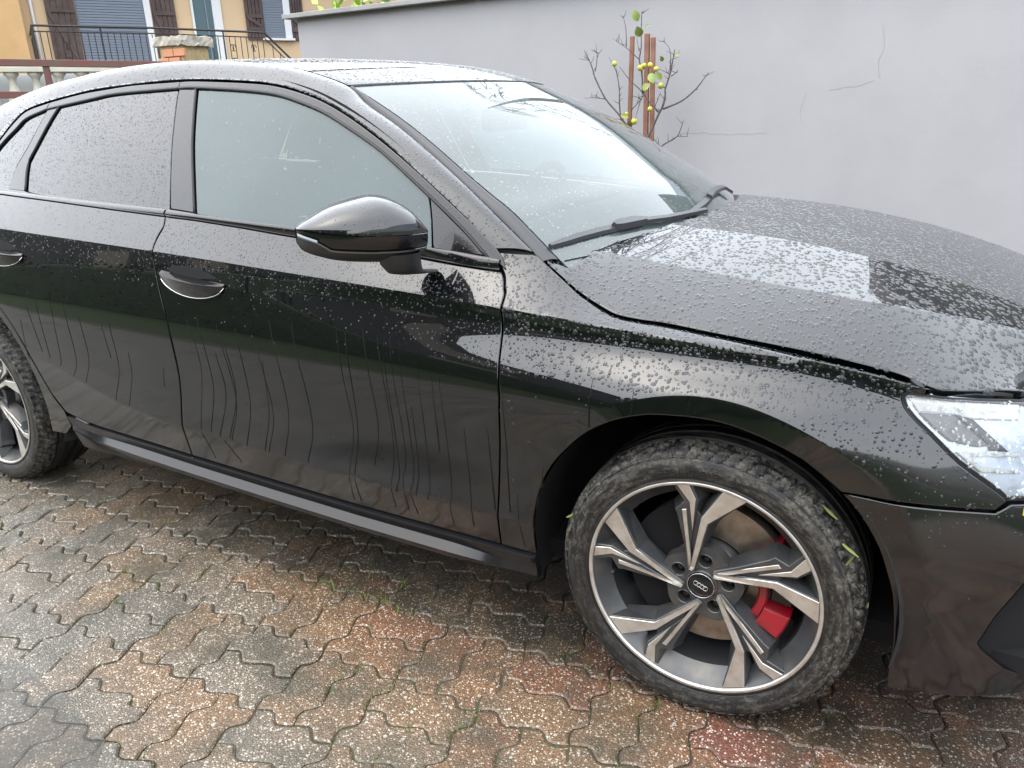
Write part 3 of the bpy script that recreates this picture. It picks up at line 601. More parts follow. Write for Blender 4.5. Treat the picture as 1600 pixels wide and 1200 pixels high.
# headlamp
HLP = sm(HLC, 3) + [(.60, .5875), (.70, .594), (.80, .613), (.88, .663), (.895, .708), (.80, .7205), (.70, .732), (.58, .745), (.47, .7565), (.40, .7625)]
headlamp = panel('headlight', flank_in(.016), HLP, 'lamp_silver', car, 1, .02, gap=-.002, keep=False)
lens = panel('headlight_lens', flank_in(.001), HLP, 'lens', headlamp, 1, .02, gap=.003, lip=.004, flange=.03)
panel('headlight_seal', flank_in(.006), HLP, 'rubber', headlamp, 1, .02, gap=-.0005, lip=.006, hole=[tuple(q) for q in (lambda P: P - vnorm2(P)[0] * vnorm2(P)[1] * .0065)(np.array(HLP if area2(HLP) > 0 else HLP[::-1]))], flange=.03, keep=False)
for nm, poly, mt, d in (('light_bar', HL_TOP, 'lamp_white', .010), ('lamp_shroud', HL_DARK, 'lamp_grey', .009), ('lamp_louvre', HL_BLK, 'cap_black', .011), ('light_strip', HL_BAR, 'lamp_white', .008)):
    panel(nm, flank_in(d), poly, mt, headlamp, 1, .02, gap=0, keep=False, flange=.014)
panel('side_marker', flank_in(-.0006), [(.543, .578), (.577, .579), (.572, .556), (.547, .558)], 'cap_black', bumper, 1, .01, gap=0, flange=.002, keep=False)
panel('side_marker_lens', flank_in(-.0012), [(.558, .576), (.568, .576), (.565, .560), (.557, .561)], 'amber', bumper, 1, .01, gap=0, flange=.002, keep=False)
# side skirt with blade
def skirt(x, w):
    x = np.atleast_1d(x); w = np.atleast_1d(w)
    zt = np.interp(x, [-2.1, -2.0, -1.8, -1.535, -1.2, -.9, -.466, -.37], [.345, .330, .320, .309, .2985, .291, .2875, .2865]) - .004
    k = smooth(-2.20, -1.75, x) * (1 - smooth(-.62, -.39, x))
    zn = np.stack([zt + .001, zt - .0035, zt - .028 - .012 * (1 - k), zt - .046 - .012 * (1 - k) - .0 * k, zt - .062, .214 + .0 * zt], -1)
    Yn = np.stack([.866 + 0 * x, .880 + 0 * x, .869 + .003 * k, .869 + .022 * k, .866 + .020 * k, .846 + 0 * x], -1)
    i = np.clip((w * 5).astype(int), 0, 4); f_ = w * 5 - i; r = np.arange(len(x))
    return np.stack([x, -(Yn[r, i] * (1 - f_) + Yn[r, i + 1] * f_), zn[r, i] * (1 - f_) + zn[r, i + 1] * f_], -1)
xs = np.linspace(-2.13, -.373, 90); ws = [0, .2 - 1e-4, .2 + 1e-4, .4 - 1e-4, .4 + 1e-4, .6 - 1e-4, .6 + 1e-4, .8 - 1e-4, .8 + 1e-4, 1]
skirt_o = grid('side_skirt', skirt, xs, [0, .199, .201, .399, .401, .599, .601, .799, .801, .999], 'skirt', car, -1, thick=.02)
# glass house
FR = [(-2.60, 1.09), (-2.481, 1.198), (-2.407, 1.251), (-2.362, 1.282), (-2.257, 1.308), (-2.184, 1.316), (-2.044, 1.331), (-1.915, 1.344), (-1.694, 1.349), (-1.628, 1.35), (-1.558, 1.349), (-1.36, 1.335), (-1.236, 1.321), (-1.145, 1.3), (-1.055, 1.273), (-.967, 1.236), (-.883, 1.197), (-.818, 1.161), (-.702, 1.087), (-.602, 1.019), (-.522, .955)]
RL_ = [(-2.63, 1.08), (-2.493, 1.22), (-2.421, 1.284), (-2.367, 1.312), (-2.253, 1.333), (-2.098, 1.353), (-1.981, 1.362), (-1.866, 1.369), (-1.777, 1.371), (-1.636, 1.372), (-1.568, 1.371), (-1.37, 1.359), (-1.246, 1.346), (-1.124, 1.319), (-1.035, 1.29), (-.936, 1.247), (-.826, 1.189), (-.721, 1.126), (-.611, 1.053), (-.506, .978), (-.478, .938)]
low = [(x + .004, z - .0055) for x, z in RL_]
gs = lambda off: (lambda x, z: glassside(x, z, off))
panel('window_frame', gs(0.), sm(FR[9:], 4) + [(-.500, .9455)] + sm(low[9:], 4)[::-1], 'trim', front_door, 1, .02, gap=.001)
panel('window_frame', gs(0.), sm(FR[4:10], 4) + sm(low[4:10], 4)[::-1], 'trim', rear_door, 1, .02, gap=.001)
panel('quarter_window_frame', gs(0.), sm(FR[:5], 4) + sm(low[:5], 4)[::-1], 'trim', quarter, 1, .02, gap=.001)
panel('pillar_trim', gs(.002), [(-1.627, 1.347), (-1.557, 1.345), (-1.532, 1.264), (-1.51, 1.192), (-1.479, 1.108), (-1.447, 1.020), (-1.548, 1.027), (-1.571, 1.106), (-1.597, 1.201), (-1.626, 1.327)], 'trim', front_door, 1, .02, gap=.0015)
panel('mirror_sail_trim', gs(.003), [(-.694, 1.078), (-.602, 1.014), (-.522, .957), (-.622, .964), (-.665, .968), (-.679, 1.029)], 'trim', front_door, 1, .02, gap=.001)
panel('divider_trim', gs(.002), [(-2.19, 1.313), (-2.219, 1.271), (-2.26, 1.194), (-2.286, 1.138), (-2.268, 1.056), (-2.377, 1.060), (-2.351, 1.135), (-2.31, 1.193), (-2.252, 1.308)], 'trim', rear_door, 1, .02, gap=.0015)
win_f = panel('window_pane', gs(.006), [(-1.549, 1.342), (-1.36, 1.332), (-1.236, 1.318), (-1.145, 1.297), (-1.055, 1.270), (-.967, 1.233), (-.883, 1.194), (-.818, 1.158), (-.700, 1.082), (-.683, 1.029), (-.668, .960), (-1.117, .993), (-1.254, 1.0), (-1.441, 1.010), (-1.474, 1.108), (-1.505, 1.192), (-1.527, 1.264)], 'glass_front', front_door, 1, .03, gap=.001, flange=.003)
win_r = panel('window_pane', gs(.006), [(-2.184, 1.314), (-2.044, 1.329), (-1.915, 1.342), (-1.694, 1.347), (-1.632, 1.347), (-1.631, 1.327), (-1.602, 1.201), (-1.576, 1.106), (-1.553, 1.02), (-1.732, 1.023), (-1.965, 1.032), (-2.181, 1.043), (-2.262, 1.046), (-2.280, 1.138), (-2.254, 1.194), (-2.213, 1.271)], 'glass_dark', rear_door, 1, .03, gap=.001, flange=.003)
win_q = panel('quarter_window', gs(.006), [(-2.256, 1.306), (-2.31, 1.293), (-2.362, 1.279), (-2.407, 1.249), (-2.481, 1.196), (-2.56, 1.12), (-2.60, 1.06), (-2.38, 1.052), (-2.354, 1.135), (-2.314, 1.193)], 'glass_dark', quarter, 1, .03, gap=.001, flange=.003)
for a, b, par in ((9, 21, front_door), (4, 10, rear_door), (0, 5, quarter)):
    pts = np.array(sm(FR[a:b], 4)); MB().tube(glassside(pts[:, 0], pts[:, 1] - .002, .002), .0042, 6).build('window_seal', 'rubber', par, True)
for pts, par in (([(-1.555, 1.344), (-1.532, 1.264), (-1.51, 1.192), (-1.479, 1.108), (-1.447, 1.016)], front_door), ([(-2.19, 1.315), (-2.219, 1.271), (-2.26, 1.194), (-2.286, 1.138), (-2.27, 1.056)], rear_door)):
    pts = np.array(sm(pts, 4)); MB().tube(glassside(pts[:, 0], pts[:, 1], .003), .0040, 6).build('window_seal', 'rubber', par, True)
# belt moulding
BGx = [-2.60, -2.421, -2.181, -1.965, -1.732, -1.564, -1.441, -1.254, -1.117, -.88, -.622, -.522, -.49]; BGz = [1.07, 1.062, 1.053, 1.041, 1.032, 1.026, 1.018, 1.008, 1.001, .984, .965, .955, .951]
BBx = [q[0] for q in BELT]; BBz = [q[1] for q in BELT]
def belt(x, w):
    zg = np.interp(x, BGx, BGz) + .003; zb = np.interp(x, BBx, BBz) + .0015; a = glassside(x, zg, -.003); b = flank(x, zb); w = np.asarray(w)[:, None]
    p = b + (a - b) * w; k = (4 * w * (1 - w)); p[:, 1:2] -= .0045 * k ** .6; p[:, 2:3] += .002 * k; return p
for a, b, par in ((-1.5515, -.492, front_door), (-2.43, -1.5585, rear_door)):
    grid('belt_moulding', belt, np.linspace(a, b, 50), np.linspace(0, 1, 9), 'trim', par, 1, thick=.008)
    xx = np.linspace(a, b, 50); MB().tube(flank(xx, np.interp(xx, BBx, BBz) + .0005) + np.array((0, .0015, 0)), .0016, 5).build('moulding_seal', 'rubber', par, True)
# roof rail and A pillar
rail_o = grid('roof_rail', rail, np.concatenate([np.linspace(1.0, 7, 50), np.linspace(7.1, 19, 60)]), np.linspace(0, 1, 17), 'paint', car, -1, thick=.012)
def base_cover(t, w): return rail(np.asarray(t), np.asarray(w)) + np.array((0, .010, -.004))
grid('pillar_base_seal', base_cover, np.linspace(.15, 1.2, 10), np.linspace(0, 1.15, 12), 'cavity', rail_o, -1, keep=False)
def strip(t, w):
    a = _rb(t) * np.array((1, -1, 1)); tt = np.interp(a[:, 2] + .0015, _we(np.linspace(-.1, 1, 200))[:, 2], np.linspace(-.1, 1, 200)); b = screen(np.full(len(tt), -.985), tt)
    w = np.asarray(w)[:, None]; return a + (b - a) * w - np.array((0, 0, .002)) * 1 + np.array((.004, -.002, .004)) * (4 * w * (1 - w))
grid('windscreen_seal', strip, np.linspace(.6, 6.95, 64), np.linspace(0, 1, 5), 'wiper', car, -1, keep=False)
scr = lambda q, t: screen(np.asarray(q), np.asarray(t))
screen_o = grid('windscreen', scr, np.linspace(-.985, .985, 61), np.linspace(-.1, 1, 41), 'glass_screen', car, 1)
scr2 = lambda q, t: screen(np.asarray(q), np.asarray(t), .004)
for nm, q0, q1, t0, t1 in (('frit_band', -.985, .985, -.1, .045), ('frit_band', -.985, .985, .955, 1.)):
    grid(nm, scr2, np.linspace(q0, q1, 41), np.linspace(t0, t1, 4), 'cavity', screen_o, 1, keep=False)
roof_o = grid('roof_panel', roof, np.linspace(-.992, .992, 41), np.linspace(7.07, 8.0, 12), 'paint', car, 1, thick=.012)
sunroof = grid('sunroof', roof, np.linspace(-.992, .992, 41), np.linspace(8.03, 12.5, 36), 'paint', car, 1, thick=.012)
grid('roof_panel', roof, np.linspace(-.992, .992, 41), np.linspace(12.53, 19, 36), 'paint', car, 1, thick=.012, keep=False)
MB().tube(roof(np.linspace(-.985, .985, 40), np.full(40, 7.02)) - np.array((0, 0, .003)), .005, 6).build('windscreen_header_seal', 'rubber', screen_o, True)
# bonnet
hs_s = [q[0] for q in HS] + [.402, .50, .60, .72, .85, 1.05, 1.25, 1.47]; hs_z = [q[1] for q in HS] + [.773, .7605, .7485, .7335, .7185, .7035, .6935, .6915]
HE = flank(np.array(hs_s), np.array(hs_z)); HEc = np.array(curve(HE, 6)); HEd = np.array(curve(HE, 40))
_k = HEc[:, 0] < .47; HEx, HEy, HEz = HEc[_k][:, 0], -HEc[_k][:, 1], HEc[_k][:, 2]
_h1 = Spl([-.5, -.3, -.14, .05, .23, .40, .575, .70, .82], [.968, .950, .931, .910, .889, .858, .806, .755, .70])
def hy1(x): return .62 - .16 * smooth(.22, .62, x)
def bonnet(x, y):
    x = np.atleast_1d(np.asarray(x, float)); ys = np.atleast_1d(np.asarray(y, float)); a = np.abs(ys)
    ye = np.interp(x, HEx, HEy); ze = np.interp(x, HEx, HEz) - np.maximum(0, x - HEx[-1]) * .35; z1, z2 = _h1(x), _h2(x); y1, y2 = hy1(x), .36
    q = np.clip((a - y1) / np.maximum(ye - y1, .02), 0, 1.4)
    z = np.where(a > y1, z1 + (ze - z1) * (q * .8 + .2 * q * q), np.where(a > y2, z2 + (z1 - z2) * ((a - y2) / (y1 - y2)), z2 + .003 * (1 - (a / y2) ** 2)))
    w = smooth(.40, .60, x)
    if w.max() > 0:
        yf = np.interp(x, HEd[:, 0], -HEd[:, 1]); sl = np.interp(x, HEd[1:, 0], np.diff(-HEd[:, 1]) / np.maximum(np.diff(HEd[:, 0]), 1e-5)); dd = np.maximum(0, (yf - a)) / np.sqrt(1 + sl * sl)
        k = w * (1 - smooth(0, .15, dd)); z = z * (1 - k) + np.interp(x, HEd[:, 0], HEd[:, 2]) * k
    return np.stack([x, ys, z], -1)
rear = [(-.416, -.728), (-.400, -.70), (-.368, -.62), (-.305, -.50), (-.252, -.36), (-.226, -.20), (-.218, 0.)]
edge = [(p[0], p[1]) for p in HEc if p[0] > -.40]
outl = [(-.218, 0.)] + [tuple(q) for q in curve(rear[::-1], 4)][1:] + edge + [(x, -y) for x, y in edge[::-1]][1:] + [(x, -y) for x, y in curve(rear, 4)][:-1]
yl = np.linspace(-.40, .70, 60)
bonnet_o = panel('bonnet', bonnet, outl, 'paint', car, 1, .022, gap=.0026, lip=.003, drop=.002, flange=.02, creases=[[(x, s_ * k(x)) for x in yl] for s_ in (-1, 1) for k in (hy1, lambda x: .36)])
# scuttle, wipers
def cowl(y, w):
    y = np.asarray(y, float); w = np.asarray(w)[:, None]; a = screen(y / .735, np.full(len(y), -.06)); xr = np.interp(np.abs(y), [-q[1] for q in rear[::-1]], [q[0] for q in rear[::-1]]); b = bonnet(xr + .03, y) - np.array((0, 0, .035)); return a + (b - a) * w
grid('scuttle_panel', cowl, np.linspace(-.72, .72, 40), np.linspace(-.1, 1, 8), 'plastic', car, 1, keep=False)
def wiper(name, pts, lift=.003):
    P = screen(np.array([p[0] for p in pts]), np.array([p[1] for p in pts])); return P + np.array((.35, 0, .94)) * lift
wA = wiper('w', [(-.985, .006), (-.92, .014), (-.863, .021), (-.78, .026), (-.704, .027), (-.60, .026)]); wip = empty('windscreen_wiper', parent=car)
def blade(P, w, h, name, mat, par):
    b = MB(); V = []; F = []
    for i, p in enumerate(P):
        k = w[i] if hasattr(w, '__len__') else w; V += [p + np.array((k * .5, 0, -k * .25)), p + np.array((-k * .5, 0, k * .25)), p + np.array((-k * .42 + h * .35, 0, k * .2 + h)), p + np.array((k * .35 + h * .35, 0, -k * .15 + h))]
    for i in range(len(P) - 1):
        for k in range(4): F.append((i * 4 + k, i * 4 + (k + 1) % 4, i * 4 + 4 + (k + 1) % 4, i * 4 + 4 + k))
    F += [(0, 1, 2, 3), tuple(len(V) - 4 + k for k in (3, 2, 1, 0))]; b.add(V, F); return b.build(name, mat, par, 'auto')
blade(wA, [.009, .016, .019, .020, .020, .020], .007, 'wiper_blade', 'wiper', wip)
wB = wiper('w', [(-.715, .024), (-.69, .026), (-.60, .025), (-.565, .021)], .008); blade(wB, [.013, .026, .026, .016], .012, 'wiper_joint', 'wiper', wip)
wC = wiper('w', [(-.577, .021), (-.445, .010), (-.292, .004), (-.15, -.004)], .010); blade(wC, [.017, .015, .014, .012], .008, 'wiper_arm', 'wiper', wip)
wip2 = empty('windscreen_wiper', parent=car)
wD = wiper('w', [(-.30, .004), (-.10, .028), (.03, .043)], .004); blade(wD, [.014, .018, .020], .008, 'wiper_blade', 'wiper', wip2)
wE = wiper('w', [(.01, .040), (.10, .052), (.25, .052), (.377, .043), (.42, .01)], .012); blade(wE, [.020, .020, .018, .015, .012], .008, 'wiper_arm', 'wiper', wip2)
# door handles
def handle(par, HD, CUP, mirror_dx=0.):
    HD = [(x + mirror_dx, z + .0) for x, z in HD]; CUP = [(x + mirror_dx, z) for x, z in CUP]
    panel('handle_cup_patch', flank_in(-.0007), CUP, 'cavity', par, 1, .012, gap=0, flange=.001, keep=False)  # flat black patch on the skin; the cup's shade is painted, not hollowed
    zc = .851 + (.0 if mirror_dx == 0 else .028)
    # grip: curved bar standing off the skin
    n = 26; V = []; F = []; x0, x1 = -1.527 + mirror_dx, -1.283 + mirror_dx
    for i in range(n):
        t_ = i / (n - 1); x = x0 + (x1 - x0) * t_; e = math.sin(math.pi * min(max(t_, .001), .999)) ** .45; zt = .872 - .020 * t_; zt += zc - .851
        top = zt + .000; bot = zt - .006 - .044 * e * (.85 + .15 * t_); dp = .004 + .034 * e
        Yb = -flank(x, (top + bot) / 2)[0][1]
        for yy, zz in ((0, top), (dp, top - .004), (dp * .99, top - .009), (dp * .66, bot), (0, bot + .003)): V.append((x, -(Yb + yy), zz))
    for i in range(n - 1):
        for k in range(4): F.append((i * 5 + k, i * 5 + 5 + k, i * 5 + 6 + k, i * 5 + 1 + k))
    F += [(0, 1, 2, 3, 4), tuple((n - 1) * 5 + k for k in (4, 3, 2, 1, 0))]
    MB().add(V, F).build('door_handle', 'paint', par, 'auto')
    MB().tube([np.array(V[i * 5 + 3]) + np.array((0, -.0005, -.0008)) for i in range(n)], .0011, 5).build('handle_trim_strip', 'chrome', par, True)
handle(front_door, HANDLE, HANDLE_CUP); handle(rear_door, [(x, z + .028) for x, z in HANDLE], [(x, z + .028) for x, z in HANDLE_CUP], -.885)
# door mirror
mI, mA, mN, mL = [np.array(q) if not isinstance(q, float) else q for q in MIR_AX]
mirror = empty('door_mirror', parent=car)
a_ = np.linspace(.004, .2695, 34)
def ip(tab): tab = sorted(tab); return np.interp(a_, [q[0] for q in tab], [q[1] for q in tab])
zt, zl, zs, zb = ip(sm(MIR_TOP, 5)), ip(MIR_LINE), ip(MIR_STRIPE), ip(sm(MIR_BOT, 5)); zb = np.minimum(zb, zs - .003)
front = .105 * (np.clip((a_ + .03) * (.2735 - a_) / (.15 ** 2), 0, 1) ** .5)
def mpt(a, z, d): return mI * np.array((1, 1, 0)) + mA * a + mN * d + np.array((0, 0, z))
def msec(i, z, z0, z1, pw=2.2):
    """depth towards the front of the car of the shell at height z"""
    c = zl[i]; h = (z1 - c) if z > c else (c - z0); return front[i] * max(0., 1 - (abs(z - c) / h) ** pw) ** (1 / pw)
def mshell(name, za, zb_, mat, par, rows=10, push=0., back=True):
    V = []; F = []
    for i in range(len(a_)):
        for k in range(rows + 1):
            z = za[i] + (zb_[i] - za[i]) * k / rows; V.append(mpt(a_[i], z, msec(i, z, zb[i], zt[i]) + push - .02))
    R = rows + 1
    for i in range(len(a_) - 1):
        for k in range(rows): F.append((i * R + k, i * R + R + k, i * R + R + 1 + k, i * R + 1 + k))
    o = MB().add(V, F).build(name, mat, par, True); 
    n_ = np.array([f.normal for f in o.data.polygons]); 
    if (n_ @ mN).sum() < 0:
        bm = bmesh.new(); bm.from_mesh(o.data); bmesh.ops.reverse_faces(bm, faces=bm.faces[:]); bm.to_mesh(o.data); bm.free()
    T = np.array([[V[q] for q in f] for f in F]); Nf = np.cross(T[:, 1] - T[:, 0], T[:, 2] - T[:, 0]); Nf /= np.linalg.norm(Nf, axis=1)[:, None] + 1e-12; Nf[(Nf @ mN) < 0] *= -1
    SCATTER[o.name] = (np.concatenate([T[:, [0, 1, 2]], T[:, [0, 2, 3]]]), np.repeat(np.concatenate([Nf, Nf])[:, None], 3, 1))
    return o
m_cap = mshell('mirror_cap', zl, zt, 'paint', mirror, 16)
mshell('mirror_housing', zs, zl - .002, 'trim', mirror, 6, -.004); mshell('mirror_lower_shell', zb, zs - .004, 'plastic', mirror, 8, -.001)
mshell('mirror_accent', zs - .004, zs - .0005, 'plastic_grey', mirror, 2, .0005)
# indicator lens at the outer end, glass at the back
V = []; F = []
for i in range(29, 34):
    for k in (0, 1): z = zs[i] - .001 + (.0048 * k); V.append(mpt(a_[i], z, msec(i, z, zb[i], zt[i]) - .017))
for i in range(4): F.append((2 * i, 2 * i + 2, 2 * i + 3, 2 * i + 1))
MB().add(V, F).build('indicator_lens', 'lamp_silver', mirror, True)
V = [mpt(a_[i], z, -.022) for i in range(len(a_)) for z in (zb[i], zt[i])]; F = [(2 * i, 2 * i + 2, 2 * i + 3, 2 * i + 1) for i in range(len(a_) - 1)]
MB().add(V, F).build('mirror_glass', 'chrome', mirror)
V = []; F = []                                                    # short stem into the door top
for zz, a0, a1, d0, d1, dy in ((.985, .020, .112, -.015, .070, 0), (.962, .018, .108, -.012, .060, 0), (.948, .018, .100, -.012, .052, .004), (.939, .020, .098, -.012, .048, .012), (.933, .020, .098, -.012, .044, .034), (.928, .016, .100, -.014, .042, .066)):
    for k in range(16):
        th = 2 * math.pi * k / 16; V.append(mpt((a0 + a1) / 2 + (a1 - a0) / 2 * math.cos(th), zz, (d0 + d1) / 2 + (d1 - d0) / 2 * math.sin(th)) + np.array((0, dy, 0)))
for i in range(5):
    for k in range(16): F.append((i * 16 + k, i * 16 + (k + 1) % 16, i * 16 + 16 + (k + 1) % 16, i * 16 + 16 + k))
MB().add(V, F).build('mirror_stem', 'plastic', mirror, True)
# black structure behind the shut lines, floor pan, wheel housings
V = []; F = []; S_ = np.linspace(-3.55, 1.44, 150); fi = flank_in(.028)
for s_ in S_:
    zz = np.linspace(GUIDES[0](np.array([s_]))[0][2] - .012, .215, 16); V += list(fi(np.full(16, s_), zz))
inner = lambda v: all(math.hypot(v[0] - cx, v[2] - .318) > .43 for cx in (0., -2.63))
for i in range(149):
    for k in range(15):
        q = (i * 16 + k, i * 16 + 16 + k, i * 16 + 17 + k, i * 16 + 1 + k)
        if all(inner(V[j]) for j in q): F.append(q)
inner_o = mesh('inner_body', V, F, 'cavity', car, True)
xs_ = np.linspace(1.0, 18.6, 80); w0 = rail(xs_, np.zeros(80)); ga = glassside(w0[:, 0], w0[:, 2], .010)
V = []; F = []
for i in range(80): d_ = np.array((0., 0, 1)); V += [ga[i] - d_ * .022 + np.array((0, .004, 0)), ga[i] + np.array((0, .006, .012))]
for i in range(79): F.append((2 * i, 2 * i + 2, 2 * i + 3, 2 * i + 1))
rail_in = mesh('rail_inner_seal', V, F, 'cavity', rail_o, True)
V = []
for x in np.linspace(-.40, .34, 18):
    ye = float(np.interp(x, HEx, HEy)) - .030; P_ = bonnet(np.full(30, x), np.linspace(-ye, ye, 30)); P_[:, 2] -= .03; V += list(P_)
mesh('engine_bay_cover', V, [(i * 30 + j, i * 30 + 30 + j, i * 30 + 31 + j, i * 30 + j + 1) for i in range(17) for j in range(29)], 'cavity', car)
MB().box((-1.3, 0, .235), (3.9, 1.5, .05)).build('floor_pan', 'cavity', car)
for nm, cx, rr, lo_, hi_ in (('wheel_arch_liner', 0., .405, -12, 196), ('wheel_arch_liner', -2.63, .452, -12, 196)):
    V = []; F = []; A_ = np.radians(np.linspace(lo_, hi_, 40))
    for y_ in (-.872, -.80, -.62, -.48):
        for q in A_: r_ = rr * (.955 if y_ == -.872 else 1); V.append((cx + r_ * math.cos(q), y_ + (.008 if y_ < -.87 else 0), .315 + r_ * math.sin(q)))
    for k in range(3):
        for i in range(39): F.append((k * 40 + i, k * 40 + i + 1, k * 40 + 41 + i, k * 40 + 40 + i))
    V.append((cx, -.48, .315)); F += [(120 + i, 121 + i, 160) for i in range(39)]
    mesh(nm, V, F, 'liner', car, True)
# ------------------------------------------------------------------ wheels
def pol(P): return [(r * math.cos(math.radians(a)), r * math.sin(math.radians(a))) for a, r in P]
def face_y(x, z): r = math.hypot(x, z); return .016 * (1 - min(1, max(0, (r - .04) / .19)))
def solid(name, polys, y0, y1, mat, par, ch=.0025, flare=0.):
    """prisms with chamfered front edge; y0 front (outer), y1 back; front follows the dished face"""
    b = MB()
    for P in polys:
        P = np.array(P)
        if area2(P) < 0: P = P[::-1]
        m_, k_ = vnorm2(P); Q = P - m_ * np.minimum(k_, 1.6) * ch; n = len(P)
        V = [(x, y0 + face_y(x, z), z) for x, z in Q] + [(x, y0 + ch + face_y(x, z), z) for x, z in P] + [(x, y1, z) for x, z in P + m_ * np.minimum(k_, 1.5) * flare * np.clip((np.hypot(P[:, 0], P[:, 1]) - .045) / .05, 0, 1)[:, None] * np.clip((.2395 - np.hypot(P[:, 0], P[:, 1])) / .02, .25, 1)[:, None]]
        F = [tuple(range(n))[::-1]]
        for L in (0, n): F += [(L + i, L + (i + 1) % n, L + n + (i + 1) % n, L + n + i) for i in range(n)]
        b.add(V, F)
    return b.build(name, mat, par)
def rotp(P, d): return pol([(a + d, r) for a, r in P])
def make_wheel():
    w = empty('front_wheel')
    # tyre with shoulder blocks
    prof = [(.232, -.868), (.2445, -.8795), (.2465, -.8835), (.252, -.8815), (.262, -.8865), (.279, -.8885), (.292, -.8855), (.2975, -.8815), (.299, -.8835), (.303, -.8795), (.309, -.8715), (.3135, -.862), (.3165, -.848), (.3175, -.834), (.3180, -.831), (.308, -.829), (.308, -.821), (.3182, -.819), (.3187, -.795), (.309, -.793), (.309, -.785), (.3187, -.783), (.3187, -.757)]
    prof = prof + [(r, -1.54 - y) for r, y in prof[::-1]]
    NB = 76; SEG = NB * 6
    def fr(i, j, r):
        if 8 <= i <= 13 or len(prof) - 14 <= i <= len(prof) - 9:
            ph = (j + (0 if i > 20 else 1.2 * (i - 8))) % 6
            if ph < 1.5: return r - (.0075 if i not in (8, len(prof) - 9) else .002)
        if i in (6,) and (j // 2) % 2: return r
        return r
    mb = MB().lathe(prof, SEG, (0, 0, 0), fr=fr); V = []
    for x, y, z in mb.V:
        if z < -.3095:
            k = (-.3095 - z) / .0095; y = y + (-.77 - y) * -.05 * k; z = -.3095
        V.append((x, y, z))
    mb.V = V; ty = mb.build('tyre', 'tyre', w, 'auto')
    at = ty.data.attributes.new('mud', 'FLOAT', 'POINT'); n = len(prof)
    vals = np.array([{0: .1, 1: .1, 2: .15, 3: .35, 4: .75, 5: .8, 6: 1., 7: 1.15, 8: 1.35}.get(i % n, 1.35 if i % n < 14 else .5) for i in range(len(V))], np.float32)
    th = np.array([math.atan2(v[2], v[0]) for v in V]); vals *= np.where(th > 0, 1., .75 + .25 * np.cos(th)).astype(np.float32)
    at.data.foreach_set('value', vals)
    # embossed size marking, upper sidewall
    def emboss(txt, a_mid, r0, h, adv):
        b = MB(); GL = {'2': [[(0, 1), (1, 1), (1, .5), (0, .5), (0, 0), (1, 0)]], '5': [[(1, 1), (0, 1), (0, .5), (1, .5), (1, 0), (0, 0)]], '4': [[(0, 1), (0, .45), (1, .45)], [(.8, 1), (.8, 0)]], '0': [[(0, 0), (0, 1), (1, 1), (1, 0), (0, 0)]], 'R': [[(0, 0), (0, 1), (1, 1), (1, .5), (0, .5)], [(.4, .5), (1, 0)]], '1': [[(.5, 0), (.5, 1)]], '8': [[(0, 0), (0, 1), (1, 1), (1, 0), (0, 0)], [(0, .5), (1, .5)]], '/': [[(0, 0), (1, 1)]], '9': [[(1, 0), (1, 1), (0, 1), (0, .5), (1, .5)]], 'Y': [[(0, 1), (.5, .5), (1, 1)], [(.5, .5), (.5, 0)]], ' ': []}
        for k, ch in enumerate(txt):
            ac = a_mid - (k - (len(txt) - 1) / 2) * adv
            for stroke in GL[ch]:
                for (x0, z0), (x1, z1) in zip(stroke[:-1], stroke[1:]):
                    pts = []
                    for x, z in ((x0, z0), (x1, z1)):
                        r = r0 + z * h; a = math.radians(ac - (x - .5) * adv * .62); pts.append((r * math.cos(a), -.8895, r * math.sin(a)))
                    b.tube(pts, .0013, 4)
        b.build('sidewall_lettering', 'rubber', w)
    emboss('225/40 R18', 97, .2635, .0115, 2.6); emboss('92Y', 76, .265, .008, 2.0)
    # rim: lip, barrel
    MB().lathe([(.2365, -.872), (.2375, -.8795), (.2395, -.8825), (.2435, -.8835), (.2455, -.8825), (.2465, -.878)], 144).build('rim_lip', 'alloy_polished', w, True)
    MB().lathe([(.2372, -.878), (.2335, -.872), (.2165, -.848), (.2080, -.840)], 144).build('rim_flange', 'alloy_grey', w, 'auto')
    MB().lathe([(.2080, -.840), (.2065, -.80), (.203, -.74), (.210, -.68), (.222, -.662)], 144).build('rim_barrel', 'alloy_dark', w, 'auto')
    R1 = [(68.8, .2372), (81.6, .2372), (92.6, .163), (119, .052), (131, .044), (118, .036), (108, .045), (86.0, .148)]
    L1 = [(106, .2372), (102.2, .198), (109.5, .181), (109.3, .168), (113.5, .10), (131, .046), (118, .040), (106, .095), (97.6, .150), (93.6, .202), (96.4, .2372)]
    PR = [(69.4, .2370), (81.0, .2370), (92.0, .162), (120.5, .0480), (128.0, .0435), (121, .0380), (113, .0400), (87.0, .151)]
    PL = [(104.6, .180), (101.7, .1808), (110.2, .068), (119.0, .0485), (128.5, .0440), (116.6, .068)]
    PI = [(104, .2370), (98, .2370), (95.0, .205), (99.9, .130), (98.8, .197)]
    fy = lambda x, z: face_y(x, z)
    for k in range(5):
        d = 72 * k; sp = solid('spoke', [rotp(R1, d), rotp(L1, d)], -.8745, -.830, 'alloy_grey', w, .0015, .0125)
        solid('spoke_face', [rotp(PR, d)], -.8765, -.866, 'alloy_polished', sp, .0008); solid('spoke_face', [rotp(PL, d)], -.8765, -.866, 'alloy_polished', sp, .0006); solid('spoke_face', [rotp(PI, d)], -.8765, -.866, 'alloy_polished', sp, .0008)
        # web floor between the two arms, lower
        solid('spoke_web', [rotp([(104, .16), (97, .19), (94, .17), (91, .158), (112, .058), (120, .05)], d)], -.8690, -.83, 'alloy_grey', sp, .001)
        # bolt in its recess
        a = math.radians(85 + d); bx, bz = .0555 * math.cos(a), .0555 * math.sin(a)
